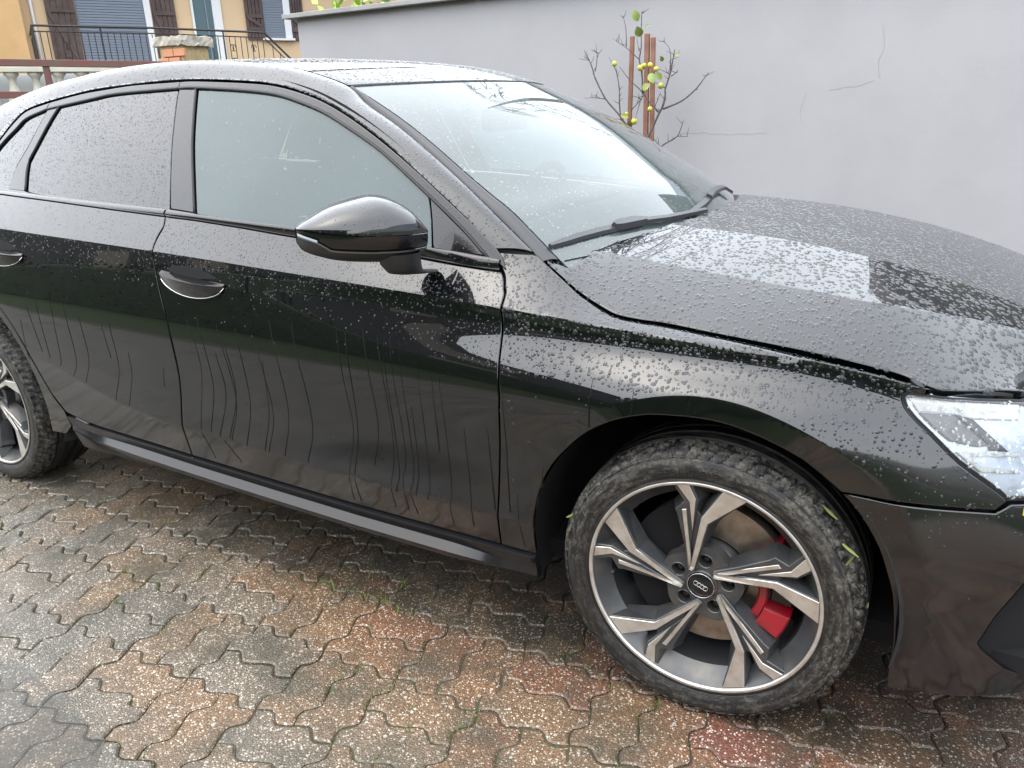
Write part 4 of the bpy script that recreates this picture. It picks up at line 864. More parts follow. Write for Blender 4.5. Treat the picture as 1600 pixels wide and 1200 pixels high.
        MB().lathe([(.0005, -.842), (.007, -.843), (.0088, -.840), (.0092, -.822)], 14, (bx, 0, bz)).build('wheel_bolt', 'cap_black', w, True)
        MB().lathe([(.0170, -.8540), (.0155, -.8556), (.0142, -.8545), (.0132, -.826), (.0005, -.824)], 28, (bx, 0, bz)).build('bolt_recess', 'alloy_grey', w, 'auto')
    # hub face between spokes with holes for the bolts
    b = MB(); pts = resample(np.array([(math.cos(q) * (.083 + .006 * math.cos(5 * (q - math.radians(85)))), math.sin(q) * (.083 + .006 * math.cos(5 * (q - math.radians(85))))) for q in np.linspace(0, 2 * math.pi, 120, endpoint=False)]), .01)
    hubs = [np.array([(.0555 * math.cos(math.radians(85 + 72 * k)) + .0160 * math.cos(q), .0555 * math.sin(math.radians(85 + 72 * k)) + .0160 * math.sin(q)) for q in np.linspace(0, 2 * math.pi, 24, endpoint=False)]) for k in range(5)]
    A = [Vector(p) for p in pts]; E = [(i, (i + 1) % len(pts)) for i in range(len(pts))]
    for H in hubs: n0 = len(A); A += [Vector(p) for p in H]; E += [(n0 + i, n0 + (i + 1) % 24) for i in range(24)]
    Vo, Eo, Fo, *_ = delaunay_2d_cdt(A, E, [], 4, 1e-7); UV = np.array([tuple(v) for v in Vo]); Fc = [f for f in Fo if not any(np.linalg.norm(UV[list(f)].mean(0) - H.mean(0)) < .0155 for H in hubs)]
    V = [(x, -.8545, z) for x, z in UV]; F = [tuple(f) for f in Fc]; n0 = len(V); npt = len(pts)
    V += [(x * 1.02, -.826, z * 1.02) for x, z in pts]; F += [(i, (i + 1) % npt, n0 + (i + 1) % npt, n0 + i) for i in range(npt)]
    mesh('wheel_hub', V, F, 'alloy_grey', w, False)
    MB().lathe([(.0340, -.852), (.0330, -.8590), (.0305, -.8605), (.0300, -.860)], 48).build('cap_collar', 'alloy_grey', w, True)
    cap = MB().lathe([(.0302, -.858), (.0298, -.8615), (.0290, -.8625), (.0005, -.8632)], 48).build('centre_cap', 'cap_black', w, True)
    b = MB(); b.tube([(.0283 * math.cos(q), -.8634, .0283 * math.sin(q)) for q in np.linspace(0, 2 * math.pi, 49)], .0008, 6, False)
    rt = math.radians(-22)
    for k in range(4):
        cx = (k - 1.5) * .0072; b.tube([(math.cos(rt) * (cx + .0050 * math.cos(q)) - math.sin(rt) * (.0050 * math.sin(q)), -.8640, math.sin(rt) * (cx + .0050 * math.cos(q)) + math.cos(rt) * (.0050 * math.sin(q))) for q in np.linspace(0, 2 * math.pi, 29)], .00065, 6, False)
    b.build('cap_emblem', 'chrome', cap, True)
    MB().tube([(-.212 * .92, -.845, -.02), (-.205 * .96, -.868, -.022)], [.004, .0035], 8).build('tyre_valve', 'rubber', w, True)
    # brake
    MB().lathe([(.085, -.800), (.088, -.803), (.168, -.803), (.170, -.800), (.170, -.776), (.088, -.776)], 96).build('brake_disc', 'disc', w, 'auto')
    ds = MB(); dq = [(r_ * math.cos(q), r_ * math.sin(q)) for r_, qs in ((.174, np.linspace(108, 242, 24)), (.074, np.linspace(242, 108, 24))) for q in np.radians(qs)]; ds.prism(dq, -.812, -.806); ds.build('disc_dark_plate', 'cavity', w)  # black plate added over the disc's rear half to make it read dark
    MB().lathe([(.0005, -.828), (.070, -.828), (.078, -.824), (.083, -.800)], 64).build('brake_hub', 'hub', w, True)
    return w
def grass_blade(par, ang, r, y, L, tilt):
    a = math.radians(ang); c = np.array((r * math.cos(a), y, r * math.sin(a))); u = np.array((-math.sin(a + tilt), .25, math.cos(a + tilt))); u /= np.linalg.norm(u); s_ = np.cross(u, (math.cos(a), -.6, math.sin(a))); s_ /= np.linalg.norm(s_); V = []
    for k in range(5): t_ = k / 4; w_ = .0032 * math.sin(math.pi * (t_ * .85 + .1)); p = c + u * L * (t_ - .5) + np.array((math.cos(a), -.5, math.sin(a))) * (.003 + .004 * t_ * t_); V += [p - s_ * w_, p + s_ * w_]
    mesh('grass_blade', V, [(2 * k, 2 * k + 2, 2 * k + 3, 2 * k + 1) for k in range(4)], 'grass_green', par)
wheel = make_wheel();
wheel.parent = car; wheel.location = (0, 0, .3105); wheel.rotation_euler = (0, 0, math.radians(.8))
def caliper(par):
    c = empty('brake_caliper', parent=par)
    ring = lambda r0, r1, a0, a1, n=16: [(r1 * math.cos(q), r1 * math.sin(q)) for q in np.radians(np.linspace(a0, a1, n))] + [(r0 * math.cos(q), r0 * math.sin(q)) for q in np.radians(np.linspace(a1, a0, n))]
    def seg(r0, r1, a0, a1, y0, y1, nm, mt):
        P = np.array(ring(r0, r1, a0, a1)); b = MB(); m_, k_ = vnorm2(P if area2(P) > 0 else P[::-1]); P = P if area2(P) > 0 else P[::-1]; n = len(P); Q = P - m_ * .004
        V = [(x, y0, z) for x, z in Q] + [(x, y0 + .004, z) for x, z in P] + [(x, y1, z) for x, z in P]
        F = [tuple(range(n))[::-1]]
        for L in (0, n): F += [(L + i, L + (i + 1) % n, L + n + (i + 1) % n, L + n + i) for i in range(n)]
        return b.add(V, F).build(nm, mt, c)
    seg(.128, .188, 17, 38, -.842, -.770, 'caliper_body', 'caliper'); seg(.130, .184, -31, -12, -.846, -.770, 'caliper_body', 'caliper')
    seg(.112, .132, -28, 33, -.836, -.770, 'caliper_bridge', 'caliper'); seg(.160, .190, 3, 13, -.838, -.775, 'caliper_body', 'caliper')
    seg(.13, .186, -40, -33, -.830, -.770, 'pad_carrier', 'hub'); seg(.134, .182, -9, 13, -.822, -.770, 'brake_pad', 'cap_black')
    return c
def copy_tree(o, parent, link=True):
    c = o.copy(); COL.objects.link(c); c.parent = parent
    for ch in [k for k in bpy.data.objects if k.parent == o and k != c]: copy_tree(ch, c)
    return c
rw = copy_tree(wheel, car); rw.name = 'rear_wheel'; rw.location = (-2.63, .010, .3105); rw.rotation_euler = (0, math.radians(-16), 0)
cal = caliper(wheel)
for q in ((31, .313, -.868, .045, .6), (27, .305, -.876, .036, -.9), (44, .316, -.850, .040, .3), (8, .316, -.852, .012, .2), (168, .300, -.884, .030, .2), (160, .306, -.880, .022, -.4)): grass_blade(wheel, *q)
for src in (wheel, rw):
    c = copy_tree(src, car); c.scale = (1, -1, 1); c.location = (src.location[0], -src.location[1], src.location[2]); c.rotation_euler = (0, src.rotation_euler[1], 0)
# ------------------------------------------------------------------ cabin
def seat(x, y, parent):
    s_ = empty('front_seat', parent=parent)
    MB().box((x + .02, y, .50), (.50, .48, .16), bev=.05).build('seat_cushion', 'seat', s_, True)
    rx = np.array(((math.cos(.38), 0, math.sin(.38)), (0, 1, 0), (-math.sin(.38), 0, math.cos(.38))))
    MB().box((x - .32, y, .82), (.13, .46, .60), ax=rx, bev=.05).build('backrest', 'seat', s_, True); MB().box((x - .46, y, 1.20), (.09, .25, .18), ax=rx, bev=.04).build('headrest', 'seat', s_, True)
    return s_
seat(-1.42, -.36, car); seat(-1.42, .36, car)
rs = empty('rear_seat', parent=car); MB().box((-2.25, 0, .50), (.50, 1.2, .18), bev=.05).build('seat_cushion', 'seat', rs, True); MB().box((-2.62, 0, .83), (.16, 1.2, .55), ax=np.array(((.92, 0, .39), (0, 1, 0), (-.39, 0, .92))), bev=.05).build('backrest', 'seat', rs, True)
def dashf(y, w):
    y = np.asarray(y, float); w = np.asarray(w); x = -.30 - .62 * w; z = .925 + .03 * np.sin(np.pi * np.clip(w * 1.1, 0, 1)) - .35 * np.clip(w - .78, 0, 1) ** 1.2; return np.stack([x, y * (1 - .02 * w), z], -1)
grid('dashboard', dashf, np.linspace(-.68, .68, 24), np.linspace(0, 1.25, 20), 'dash', car, 1, keep=False)
sw = empty('steering_wheel', parent=car); ctr = np.array((-1.0, .36, .90)); ax1 = np.array((0, 1., 0)); ax2 = np.array((.38, 0, .925))
MB().tube([ctr + .185 * (math.cos(q) * ax1 + math.sin(q) * ax2) for q in np.linspace(0, 2 * math.pi, 41)], .016, 8, False).build('wheel_ring', 'dash', sw, True)
MB().tube([ctr - ax1 * .18, ctr + np.array((.02, 0, 0)), ctr + ax1 * .18], [.018, .05, .018], 8).build('wheel_boss', 'dash', sw, True)
MB().box((-.93, .03, 1.235), (.035, .25, .07), bev=.015).build('rear_view_mirror', 'dash', car, True)
hl = lambda q, t: roof(np.asarray(q), np.asarray(t)) - np.array((0, 0, .035))
grid('headliner', hl, np.linspace(-1.0, 1.0, 20), np.linspace(7.1, 19, 24), 'headliner', car, 1, keep=False)
def lining(t, w): return rail(np.asarray(t), np.asarray(w)) + np.array((0, .022, -.018))
grid('pillar_lining', lining, np.linspace(1.2, 19, 60), np.linspace(-.05, 1.1, 8), 'dash', rail_o, -1, keep=False)
# tail end, mostly out of sight
V = []; F = []; top = roof(np.linspace(-1, 1, 21), np.full(21, 19.)); b1 = np.stack([np.full(21, -3.40), np.linspace(-.62, .62, 21), np.full(21, 1.075)], -1); b2 = np.stack([np.full(21, -3.42), np.linspace(-.34, .34, 21), np.full(21, .97)], -1); b3 = np.stack([np.full(21, -3.40), np.linspace(-.36, .36, 21), np.full(21, .25)], -1)
for row in (top, b1, b2, b3): V += list(row)
for r_ in range(3):
    for i in range(20): F.append((r_ * 21 + i, r_ * 21 + i + 1, r_ * 21 + 22 + i, r_ * 21 + 21 + i))
mesh('tailgate', V, F, 'paint', car, False)
V = []; F = []; A_ = rail(np.full(24, 19.), np.linspace(0, 1, 24)); B_ = flank(np.linspace(-2.64, -3.35, 24), np.full(24, 1.062))
for i in range(24): V += [A_[i], B_[i]]
for i in range(23): F.append((2 * i, 2 * i + 2, 2 * i + 3, 2 * i + 1))
mesh('rear_pillar', V, F, 'paint', quarter, True)
# ------------------------------------------------------------------ rain on the car
crease_z = lambda P: GUIDES[1](np.clip(P[:, 0], -3.5, .39))[:, 2]
def above(P, N): return (P[:, 2] > crease_z(P)).astype(float)
def door_mask(P, N):
    d = crease_z(P) - P[:, 2]; w = np.where(d < 0, 1., np.where(d < .05, .45, np.where(d < .10, .16, .012)))
    bl = smooth(-.75, -.45, P[:, 0]) * (np.abs(P[:, 2] - .79) < .05); return np.maximum(w, bl * .8)
def wing_mask(P, N):
    r = np.hypot(P[:, 0] - AX, P[:, 2] - AZ); w = np.where(P[:, 2] > .735, 1., np.where(P[:, 0] > .05, .5 * smooth(.55, .68, P[:, 2]) + .10, .05)); return np.where(r < RF + .004, .004, w)
drops('front_door', 'water_droplets', front_door, 30000, .0006, .0026, mask=door_mask, power=1.9)
drops('rear_door', 'water_droplets', rear_door, 27000, .0006, .0024, mask=door_mask, power=1.9)
drops('front_wing', 'water_droplets', fender, 36000, .0006, .0042, mask=wing_mask, power=3.0, hfac=.30)
drops('bonnet', 'water_droplets', bonnet_o, 30000, .0006, .0056, mask=lambda P, N: np.where(P[:, 1] < -.1, 1., .55), power=3.4, hfac=.26)
drops('roof_rail', 'water_droplets', rail_o, 20000, .0007, .0030, mask=lambda P, N: (P[:, 0] > -2.7).astype(float), power=2.)
drops('roof_panel', 'water_droplets', roof_o, 24000, .0008, .0042); drops('sunroof', 'water_droplets', sunroof, 18000, .0008, .0042, mask=lambda P, N: np.where(P[:, 1] < .2, 1., .5))
drops('windscreen', 'water_droplets', screen_o, 6500, .0006, .0024, mat='glass_drop', power=2.4)
drops(win_f.name, 'water_droplets', win_f, 1100, .0006, .0022, mat='glass_drop', power=2.2)
drops(win_r.name, 'water_droplets', win_r, 24000, .0007, .0018, power=1.4, hfac=.5, stretch=(1., 1.2), mat='water_dark'); drops(win_q.name, 'water_droplets', win_q, 20000, .0007, .0018, power=1.4, hfac=.5, mat='water_dark')
for nm, o_, d_ in (('window_frame', front_door, 20000), ('pillar_trim', front_door, 18000), ('mirror_sail_trim', front_door, 18000), ('divider_trim', rear_door, 16000), ('window_frame.001', rear_door, 18000), ('belt_moulding', front_door, 16000), ('belt_moulding.001', rear_door, 16000)):
    if nm in SCATTER: drops(nm, 'water_droplets', o_, d_, .0006, .0020, power=2.)
drops('mirror_cap', 'water_droplets', mirror, 13000, .0006, .0022, mask=lambda P, N: np.where((P - mI) @ mA > .10, 1., .25))
drops('front_bumper', 'water_droplets', bumper, 9000, .0007, .0030, mask=lambda P, N: np.where(P[:, 2] > .5, .7 * smooth(.48, .58, P[:, 2]), .02))
drops('headlight_lens', 'water_droplets', headlamp, 14000, .0008, .0034, mat='glass_drop')
drops('side_skirt', 'water_droplets', skirt_o, 500, .0008, .003)
# runs down the doors
def streaks(name, par, sel):
    V = []; F = []
    for S in sel:
        pts = np.array(curve(S, 7)); P = flank(pts[:, 0], pts[:, 1]); N = normals_of(flank, pts[:, 0], pts[:, 1], 1); n = len(P); b = len(V); w = .0013 * RNG.uniform(.8, 1.35)
        for i in range(n):
            k = w * (.5 + .5 * min(1, i / 4)) * RNG.uniform(.8, 1.2) * (1.5 if i > n - 4 else 1); e = P[min(i + 1, n - 1)] - P[max(i - 1, 0)]; e /= np.linalg.norm(e); sd = np.cross(e, N[i])
            for q, h in ((-1, .0000), (-.45, .0007), (.45, .0007), (1, .0000)): V.append(P[i] + sd * k * q + N[i] * (h + .00015))
        for i in range(n - 1):
            for q in range(3): F.append((b + i * 4 + q, b + i * 4 + 1 + q, b + i * 4 + 5 + q, b + i * 4 + 4 + q))
    o = mesh(name, V, F, 'wet_streak', par, True); o['kind'] = 'stuff'; return o
fd = [S for S in STREAKS if S[0][0] > -1.50 and S[0][0] < -.455]; streaks('water_runs', front_door, fd); streaks('water_runs', rear_door, [S for S in STREAKS if S[0][0] <= -1.50]); streaks('water_runs', fender, [S for S in STREAKS if S[0][0] >= -.455] + [[(-.335, .53), (-.338, .48)], [(-.36, .42), (-.363, .36)], [(-.345, .47), (-.352, .43)], [(-.40, .45), (-.397, .30)], [(-.22, .75), (-.22, .65)], [(-.13, .74), (-.128, .692)], [(-.02, .738), (-.02, .704)]])
# ------------------------------------------------------------------ the other side of the car
for o_ in (front_door, rear_door, quarter, fender, bumper, headlamp, skirt_o, rail_o, mirror, inner_o, bpy.data.objects['windscreen_seal'], bpy.data.objects['wheel_arch_liner'], bpy.data.objects['wheel_arch_liner.001']):
    c = o_.copy(); COL.objects.link(c); c.parent = car; c.scale = (1, -1, 1)
    if o_ is mirror: c.location = (-.07, 0, -.02)
    for ch in [k for k in bpy.data.objects if k.parent == o_ and 'water' not in k.name]: d = ch.copy(); COL.objects.link(d); d.parent = c
# ------------------------------------------------------------------ ground materials
def paver_mat(name):
    t = plain(name, (.2, .15, .12), .5); P = t.geo()
    oi = t.new('ShaderNodeObjectInfo'); gi = t.new('ShaderNodeNewGeometry'); rn = t.math('FRACT', t.math('ADD', t.math('MULTIPLY', oi.outputs['Random'], 3.7), gi.outputs['Random Per Island']))
    sx = t.new('ShaderNodeSeparateXYZ'); t.link(P, sx.inputs[0])
    # hue drifts from grey on the left to red by the front wheel
    dr = t.math('ADD', t.rng(sx.outputs[0], -2.3, .1, -.26, .40), t.rng(sx.outputs[1], -1.6, -.9, -.20, .12))
    v = t.math('ADD', t.math('ADD', t.math('ADD', t.math('MULTIPLY', rn, .40), .14), dr), t.math('MULTIPLY', t.math('SUBTRACT', t.noise(1.1, 2, P), .5), .35))
    base = t.ramp(v, [(0., (.18, .165, .138)), (.22, (.190, .158, .122)), (.42, (.225, .148, .085)), (.65, (.250, .138, .070)), (.85, (.230, .104, .058)), (1., (.20, .076, .050))])
    st = t.voro(290, P, 'Color'); sd = t.voro(290, P, 'Distance'); sep = t.new('ShaderNodeSeparateColor'); t.link(st, sep.inputs[0])
    spk = t.ramp(sep.outputs[0], [(0., .45), (.55, .85), (.84, 1.06), (.90, 1.5), (.965, 1.85), (1., 2.2)]); pal = t.mix(t.rng(sep.outputs[0], .86, .94, 0, .8), base, (.34, .31, .26))
    c = t.mix(1., pal, spk, 'MULTIPLY'); c = t.mix(t.rng(sd, .40, .75, 0., .5), c, (.035, .033, .027))
    # larger pale pebbles
    s2 = t.voro(95, P, 'Color'); sp2 = t.new('ShaderNodeSeparateColor'); t.link(s2, sp2.inputs[0]); d2 = t.voro(95, P, 'Distance'); big = t.math('MULTIPLY', t.rng(sp2.outputs[1], .955, .97, 0, 1), t.rng(d2, .42, .34, 0, 1)); c = t.mix(big, c, (.42, .40, .36))
    grime = t.rng(t.noise(5.5, 6, P, .65), .42, .66, 0., .75); c = t.mix(grime, c, (.045, .045, .032)); 
    # stones darken in a band towards the parked car, uneven by noise
    row_dark = t.math('MULTIPLY', t.math('MULTIPLY', t.rng(sx.outputs[1], -.905, -.845, 0., .82), t.rng(sx.outputs[0], -2.2, -1.2, .35, 1.)), t.rng(t.noise(7, 5, P, .6), .30, .55, .35, 1.)); c = t.mix(row_dark, c, t.mix(t.rng(sep.outputs[0], .90, .95, 0., 1.), (.022, .022, .017), (.16, .155, .14)))
    t.col(c); wet = t.noise(4, 4, P); t.rough(t.rng(wet, .3, .7, .22, .48))
    h = t.math('ADD', t.math('MULTIPLY', sd, -.9), t.math('MULTIPLY', t.noise(420, 3, P), .5)); t.bump(h, .9, .0016); t.b.inputs['Specular IOR Level'].default_value = .55
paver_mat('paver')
t = plain('joint_soil', (.05, .045, .034), .85); P = t.geo(); t.col(t.mix(t.ramp(t.noise(9, 5, P), [(.42, 0.), (.62, 1.)]), (.052, .045, .034), (.050, .062, .022))); t.bump(t.noise(300, 4, P), .8, .003)
t = plain('asphalt', (.055, .056, .058), .55); P = t.geo(); t.col(t.mix(t.noise(90, 4, P), (.04, .042, .044), (.075, .076, .078))); t.bump(t.noise(300, 3, P), .4, .003)
t = plain('lawn_green', (.03, .05, .012), .9); P = t.geo(); t.col(t.mix(t.noise(60, 5, P), (.03, .055, .012), (.07, .115, .028))); t.bump(t.noise(200, 4, P), 1., .02)
vary('moss', (.07, .095, .018), (.13, .15, .03), 8, .8, coord='Object')
t = NT('puddle_water'); t.n.remove(t.b); tr = t.new('ShaderNodeBsdfTransparent'); tr.inputs[0].default_value = (.93, .93, .92, 1); gl = t.new('ShaderNodeBsdfGlossy', Roughness=.03); fr = t.new('ShaderNodeFresnel', IOR=1.33); mx = t.new('ShaderNodeMixShader')
b = t.new('ShaderNodeBump', Strength=.25, Distance=.004); t.link(t.noise(9, 3, t.geo()), b.inputs['Height']); t.link(b.outputs[0], gl.inputs['Normal']); t.link(b.outputs[0], fr.inputs['Normal'])
t.link(fr.outputs[0], mx.inputs[0]); t.link(tr.outputs[0], mx.inputs[1]); t.link(gl.outputs[0], mx.inputs[2]); t.link(mx.outputs[0], t.out.inputs[0]); MAT['puddle_water'] = t.m
# ------------------------------------------------------------------ ground and paving
def sheet(name, x0, x1, y0, y1, z, mat, kind='structure'):
    o = mesh(name, [(x0, y0, z), (x1, y0, z), (x1, y1, z), (x0, y1, z)], [(0, 1, 2, 3)], mat, None, False); o['kind'] = kind; return o
sheet('ground', -150, 150, -150, 150, -.06, 'asphalt')
drive = sheet('driveway', -7.2, 4.6, -3.55, 2.5, -.0058, 'joint_soil')
sheet('lawn', -30, 30, -60, -3.56, -.02, 'lawn_green')
U = .11275; AMP = .0122
def wav(t_): q = 2 * np.pi * t_; return AMP * (np.sin(q) - .24 * np.sin(2 * q) + .05 * np.sin(3 * q))
def outline(nx, ny, k=10):
    """one stone nx by ny units, wavy interlocking edges"""
    P = []; ts = np.arange(k) / k
    for i in range(nx): P += [((i + q) * U, wav(q)) for q in ts]
    for j in range(ny): P += [(nx * U - wav(q), (j + q) * U) for q in ts]
    for i in range(nx): P += [((nx - i - q) * U, ny * U + wav(1 - q)) for q in ts]
    for j in range(ny): P += [(-wav(1 - q), (ny - j - q) * U) for q in ts]
    return np.array(P) - np.array((nx * U / 2, ny * U / 2))
def stone(nx, ny, seed):
    r_ = np.random.default_rng(seed); P = outline(nx, ny); m_, k_ = vnorm2(P); P = P - m_ * .0019 + r_.normal(0, .0007, P.shape); Q = P - vnorm2(P)[0] * .0046; n = len(P)
    V = [(x, y, 0.) for x, y in Q] + [(x, y, -.0034) for x, y in P] + [(x, y, -.03) for x, y in P]; F = [tuple(range(n))]
    for L in (0, n): F += [(L + i, L + n + i, L + n + (i + 1) % n, L + (i + 1) % n) for i in range(n)]
    return V, F
protos = {}
for key, (nx, ny) in (('h', (2, 1)), ('v', (1, 2))):
    for k in range(3): V, F = stone(nx, ny, 5 * k + nx); protos[key, k] = (V, F)
def camuv(p):
    d = Vector(p) - cam.matrix_world.translation; z = d.dot(_f); return (800 + 1225 * d.dot(_r) / z, 600 - 1225 * d.dot(_u) / z, z) if z > .2 else (1e9, 1e9, 1e9)
allst = []
for i in range(-24, 24):
    for j in range(-20, 12):
        x0, y0 = -1.3125 + .2255 * i, -1.0955 + .2255 * j
        if not (-7 < x0 < 4.2 and -3.5 < y0 < 2.2): continue
        for k in (0, 1):
            key, c = ('h', (x0 + U, y0 + U * (k + .5))) if (i + j) % 2 == 0 else ('v', (x0 + U * (k + .5), y0 + U))
            u, v, z = camuv((c[0], c[1], 0)); vis = -60 < u < 1660 and 560 < v < 1260 and c[1] < -.30
            allst.append((0 if vis else 1, z if vis else 1e3 + abs(c[0]) + abs(c[1]), key, c))
allst.sort(); proto_me = {}
rest = MB()
for q, (_, z, key, c) in enumerate(allst):
    k = RNG.integers(0, 3); rx, ry, dz = RNG.normal(0, .006), RNG.normal(0, .006), RNG.normal(0, .0013); rot = Matrix.Translation((c[0], c[1], dz)) @ Matrix.Rotation(rx, 4, 'X') @ Matrix.Rotation(ry, 4, 'Y') @ Matrix.Rotation(RNG.normal(0, .006), 4, 'Z')
    if q < 295 and _ == 0:
        if (key, k) not in proto_me:
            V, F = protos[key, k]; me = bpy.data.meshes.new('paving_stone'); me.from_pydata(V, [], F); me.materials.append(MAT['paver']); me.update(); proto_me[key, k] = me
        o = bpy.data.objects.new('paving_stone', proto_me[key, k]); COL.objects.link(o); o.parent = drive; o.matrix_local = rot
    else:
        V, F = protos[key, k]; R3 = np.array(rot.to_3x3()); n0 = len(rest.V); rest.V += [tuple(R3 @ np.array(v) + np.array(rot.translation)) for v in V[:2 * (len(V) // 3)]]; nn_ = len(V) // 3; rest.F += [tuple(a + n0 for a in f) for f in F[:1 + nn_]]
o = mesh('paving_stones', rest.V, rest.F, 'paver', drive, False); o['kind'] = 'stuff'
# moss and weeds in the joints
V = []; F = []
for q in range(1150):
    i, j = RNG.integers(-14, 12), RNG.integers(-5, 3); x, y = -1.3125 + U * i * 1.0, -1.0955 + U * j * 1.0
    u, v, z = camuv((x, y, 0)); pr = .35 + .65 * (v > 850) * (u > 380)
    if not (-40 < u < 1640 and 690 < v < 1240) or RNG.random() > pr or math.sin(x * 7.3 + y * 11) < .05: continue
    alongx = RNG.random() < .5; n_bl = int(RNG.integers(4, 26)) if math.sin(x * 3 + 1) * math.cos(y * 5) > .2 else int(RNG.integers(0, 9))
    for b_ in range(n_bl):
        t_ = RNG.random(); px, py = (x + t_ * U, y + wav(t_)) if alongx else (x - wav(t_), y + t_ * U); px += RNG.normal(0, .0035); py += RNG.normal(0, .0035)
        h = RNG.uniform(.004, .016) * (1.6 if RNG.random() < .12 else 1); a = RNG.uniform(0, 6.28); w = RNG.uniform(.0008, .0022); ln = RNG.uniform(.2, 1.3) * h; n0 = len(V)
        V += [(px - w * math.sin(a), py + w * math.cos(a), -.005), (px + w * math.sin(a), py - w * math.cos(a), -.005), (px + ln * math.cos(a), py + ln * math.sin(a), -.001 + h)]; F.append((n0, n0 + 1, n0 + 2))
o = fastmesh('moss_tufts', V, F, 'moss', None); tag(o, 'green moss and tiny weeds growing in the paving joints', 'moss', kind='stuff')
# shallow sheet of water, bottom left
pp = [(-1.75, -1.56), (-1.60, -1.50), (-1.437, -1.485), (-1.35, -1.505), (-1.294, -1.494), (-1.24, -1.535), (-1.192, -1.522), (-1.12, -1.55), (-1.08, -1.545), (-1.03, -1.60), (-.981, -1.597), (-.95, -1.70), (-1.1, -1.85), (-1.5, -1.95), (-1.8, -1.75)]
pp = curve(pp + pp[:1], 5)[:-1][::-1]; o = mesh('puddle', [(x, y, .0022) for x, y in pp], [tuple(range(len(pp)))], 'puddle_water', None, False); o['kind'] = 'structure'
# ------------------------------------------------------------------ materials of the surroundings
t = plain('render_wall', (.34, .343, .352), .85); P = t.geo(); n_ = t.noise(1.1, 5, P, .6); t.col(t.mix(t.ramp(n_, [(.3, 0.), (.7, 1.)]), (.325, .325, .340), (.385, .384, .398)))
cr = t.voro(.9, t.new('ShaderNodeVectorMath', operation='ADD').outputs[0], 'Distance', 'DISTANCE_TO_EDGE')
t.bump(t.noise(130, 4, P), .25, .003)
plain('crack', (.29, .29, .30), .9)
vary('coping', (.27, .27, .265), (.34, .335, .33), 6, .8, bump=.3, bscale=60)
vary('house_render', (.54, .40, .25), (.58, .43, .27), 1.5, .9, bump=.2, bscale=40)
vary('house_side', (.52, .33, .15), (.60, .38, .19), 1.5, .9)
vary('shutter_wood', (.050, .032, .030), (.085, .058, .052), 5, .7)
plain('blind', (.16, .19, .24), .5); plain('white_frame', (.62, .63, .64), .5); plain('iron', (.018, .016, .017), .55); plain('house_glass', (.05, .10, .12), .06, 0., Specular_IOR_Level=.8)
t = vary('fence_iron', (.16, .050, .045), (.12, .08, .06), 9, .55); vary('concrete', (.50, .47, .40), (.32, .29, .24), 9, .9, bump=.4, bscale=50)
vary('pillar_render', (.45, .34, .18), (.30, .24, .14), 14, .95, bump=.5, bscale=60); plain('brick', (.52, .24, .13), .8); vary('balustrade', (.62, .60, .50), (.50, .49, .42), 6, .85); plain('grey_panel', (.40, .42, .44), .8)
vary('bark', (.075, .062, .055), (.12, .105, .09), 30, .85); vary('twig_green', (.075, .085, .05), (.06, .05, .045), 20, .8); vary('stake_wood', (.20, .085, .055), (.27, .14, .09), 12, .7, bump=.3, bscale=60)
vary('fruit', (.52, .45, .06), (.42, .42, .09), 25, .5); vary('leaf_yellow', (.35, .34, .06), (.16, .26, .07), 18, .55); vary('leaf_bright', (.22, .42, .03), (.32, .50, .06), 6, .5)
vary('leaf_dark', (.018, .040, .012), (.045, .075, .022), 3, .6); vary('opp_wall', (.09, .085, .08), (.13, .12, .11), 1, .9); plain('opp_window', (.42, .36, .28), .6); plain('roof_tile', (.10, .06, .05), .8); vary('beige_wall', (.34, .30, .23), (.40, .35, .27), 1, .9); vary('needle', (.02, .03, .012), (.04, .05, .02), 8, .8)
# ------------------------------------------------------------------ garden wall behind the car
wallA, wallB = np.array((-4.0, 2.437)), np.array((6.5, 2.064)); wd = (wallB - wallA) / np.linalg.norm(wallB - wallA); wn_ = np.array((-wd[1], wd[0])); WL = np.linalg.norm(wallB - wallA)
gw = empty('garden_wall', (wallA[0], wallA[1], 0)); tag(gw, 'long pale grey rendered garden wall behind the car', 'wall')
AXW = np.array(((wd[0], wd[1], 0), (wn_[0], wn_[1], 0), (0, 0, 1)))
def wl_(u, v, z): return np.array((wd[0] * u + wn_[0] * v, wd[1] * u + wn_[1] * v, z))
MB().box(wl_(WL / 2, .11, .93), (WL, .22, 1.98), AXW).build('wall_face', 'render_wall', gw)
for k in range(4): MB().box(wl_(-.09 + 1.66 * k + .83, .10, 1.937), (1.652, .33, .030), AXW, bev=.004).build('coping_slab', 'coping', gw)
for k in range(4, 7): MB().box(wl_(-.09 + 1.66 * k + .83, .10, 1.937), (1.652, .33, .030), AXW, bev=.004).build('coping_slab', 'coping', gw)
def wallpt(u, z): return wl_(u, -.0006, z)
cr_m = MB()
for pts in ([(3.94, 1.60), (3.95, 1.52), (3.94, 1.44), (3.945, 1.36)], [(3.60, 1.30), (3.585, 1.22), (3.59, 1.15)], [(2.9, 1.10), (3.05, 1.105), (3.2, 1.095), (3.42, 1.10)], [(3.72, 1.31), (3.85, 1.325), (3.92, 1.345)]):
    cr_m.tube([wallpt(u + .004 * math.sin(40 * z + u * 9), z + .003 * math.sin(60 * u)) for u, z in curve([np.array(q) for q in pts], 6)], .0005, 4)
cr_m.build('hairline_crack', 'crack', gw)
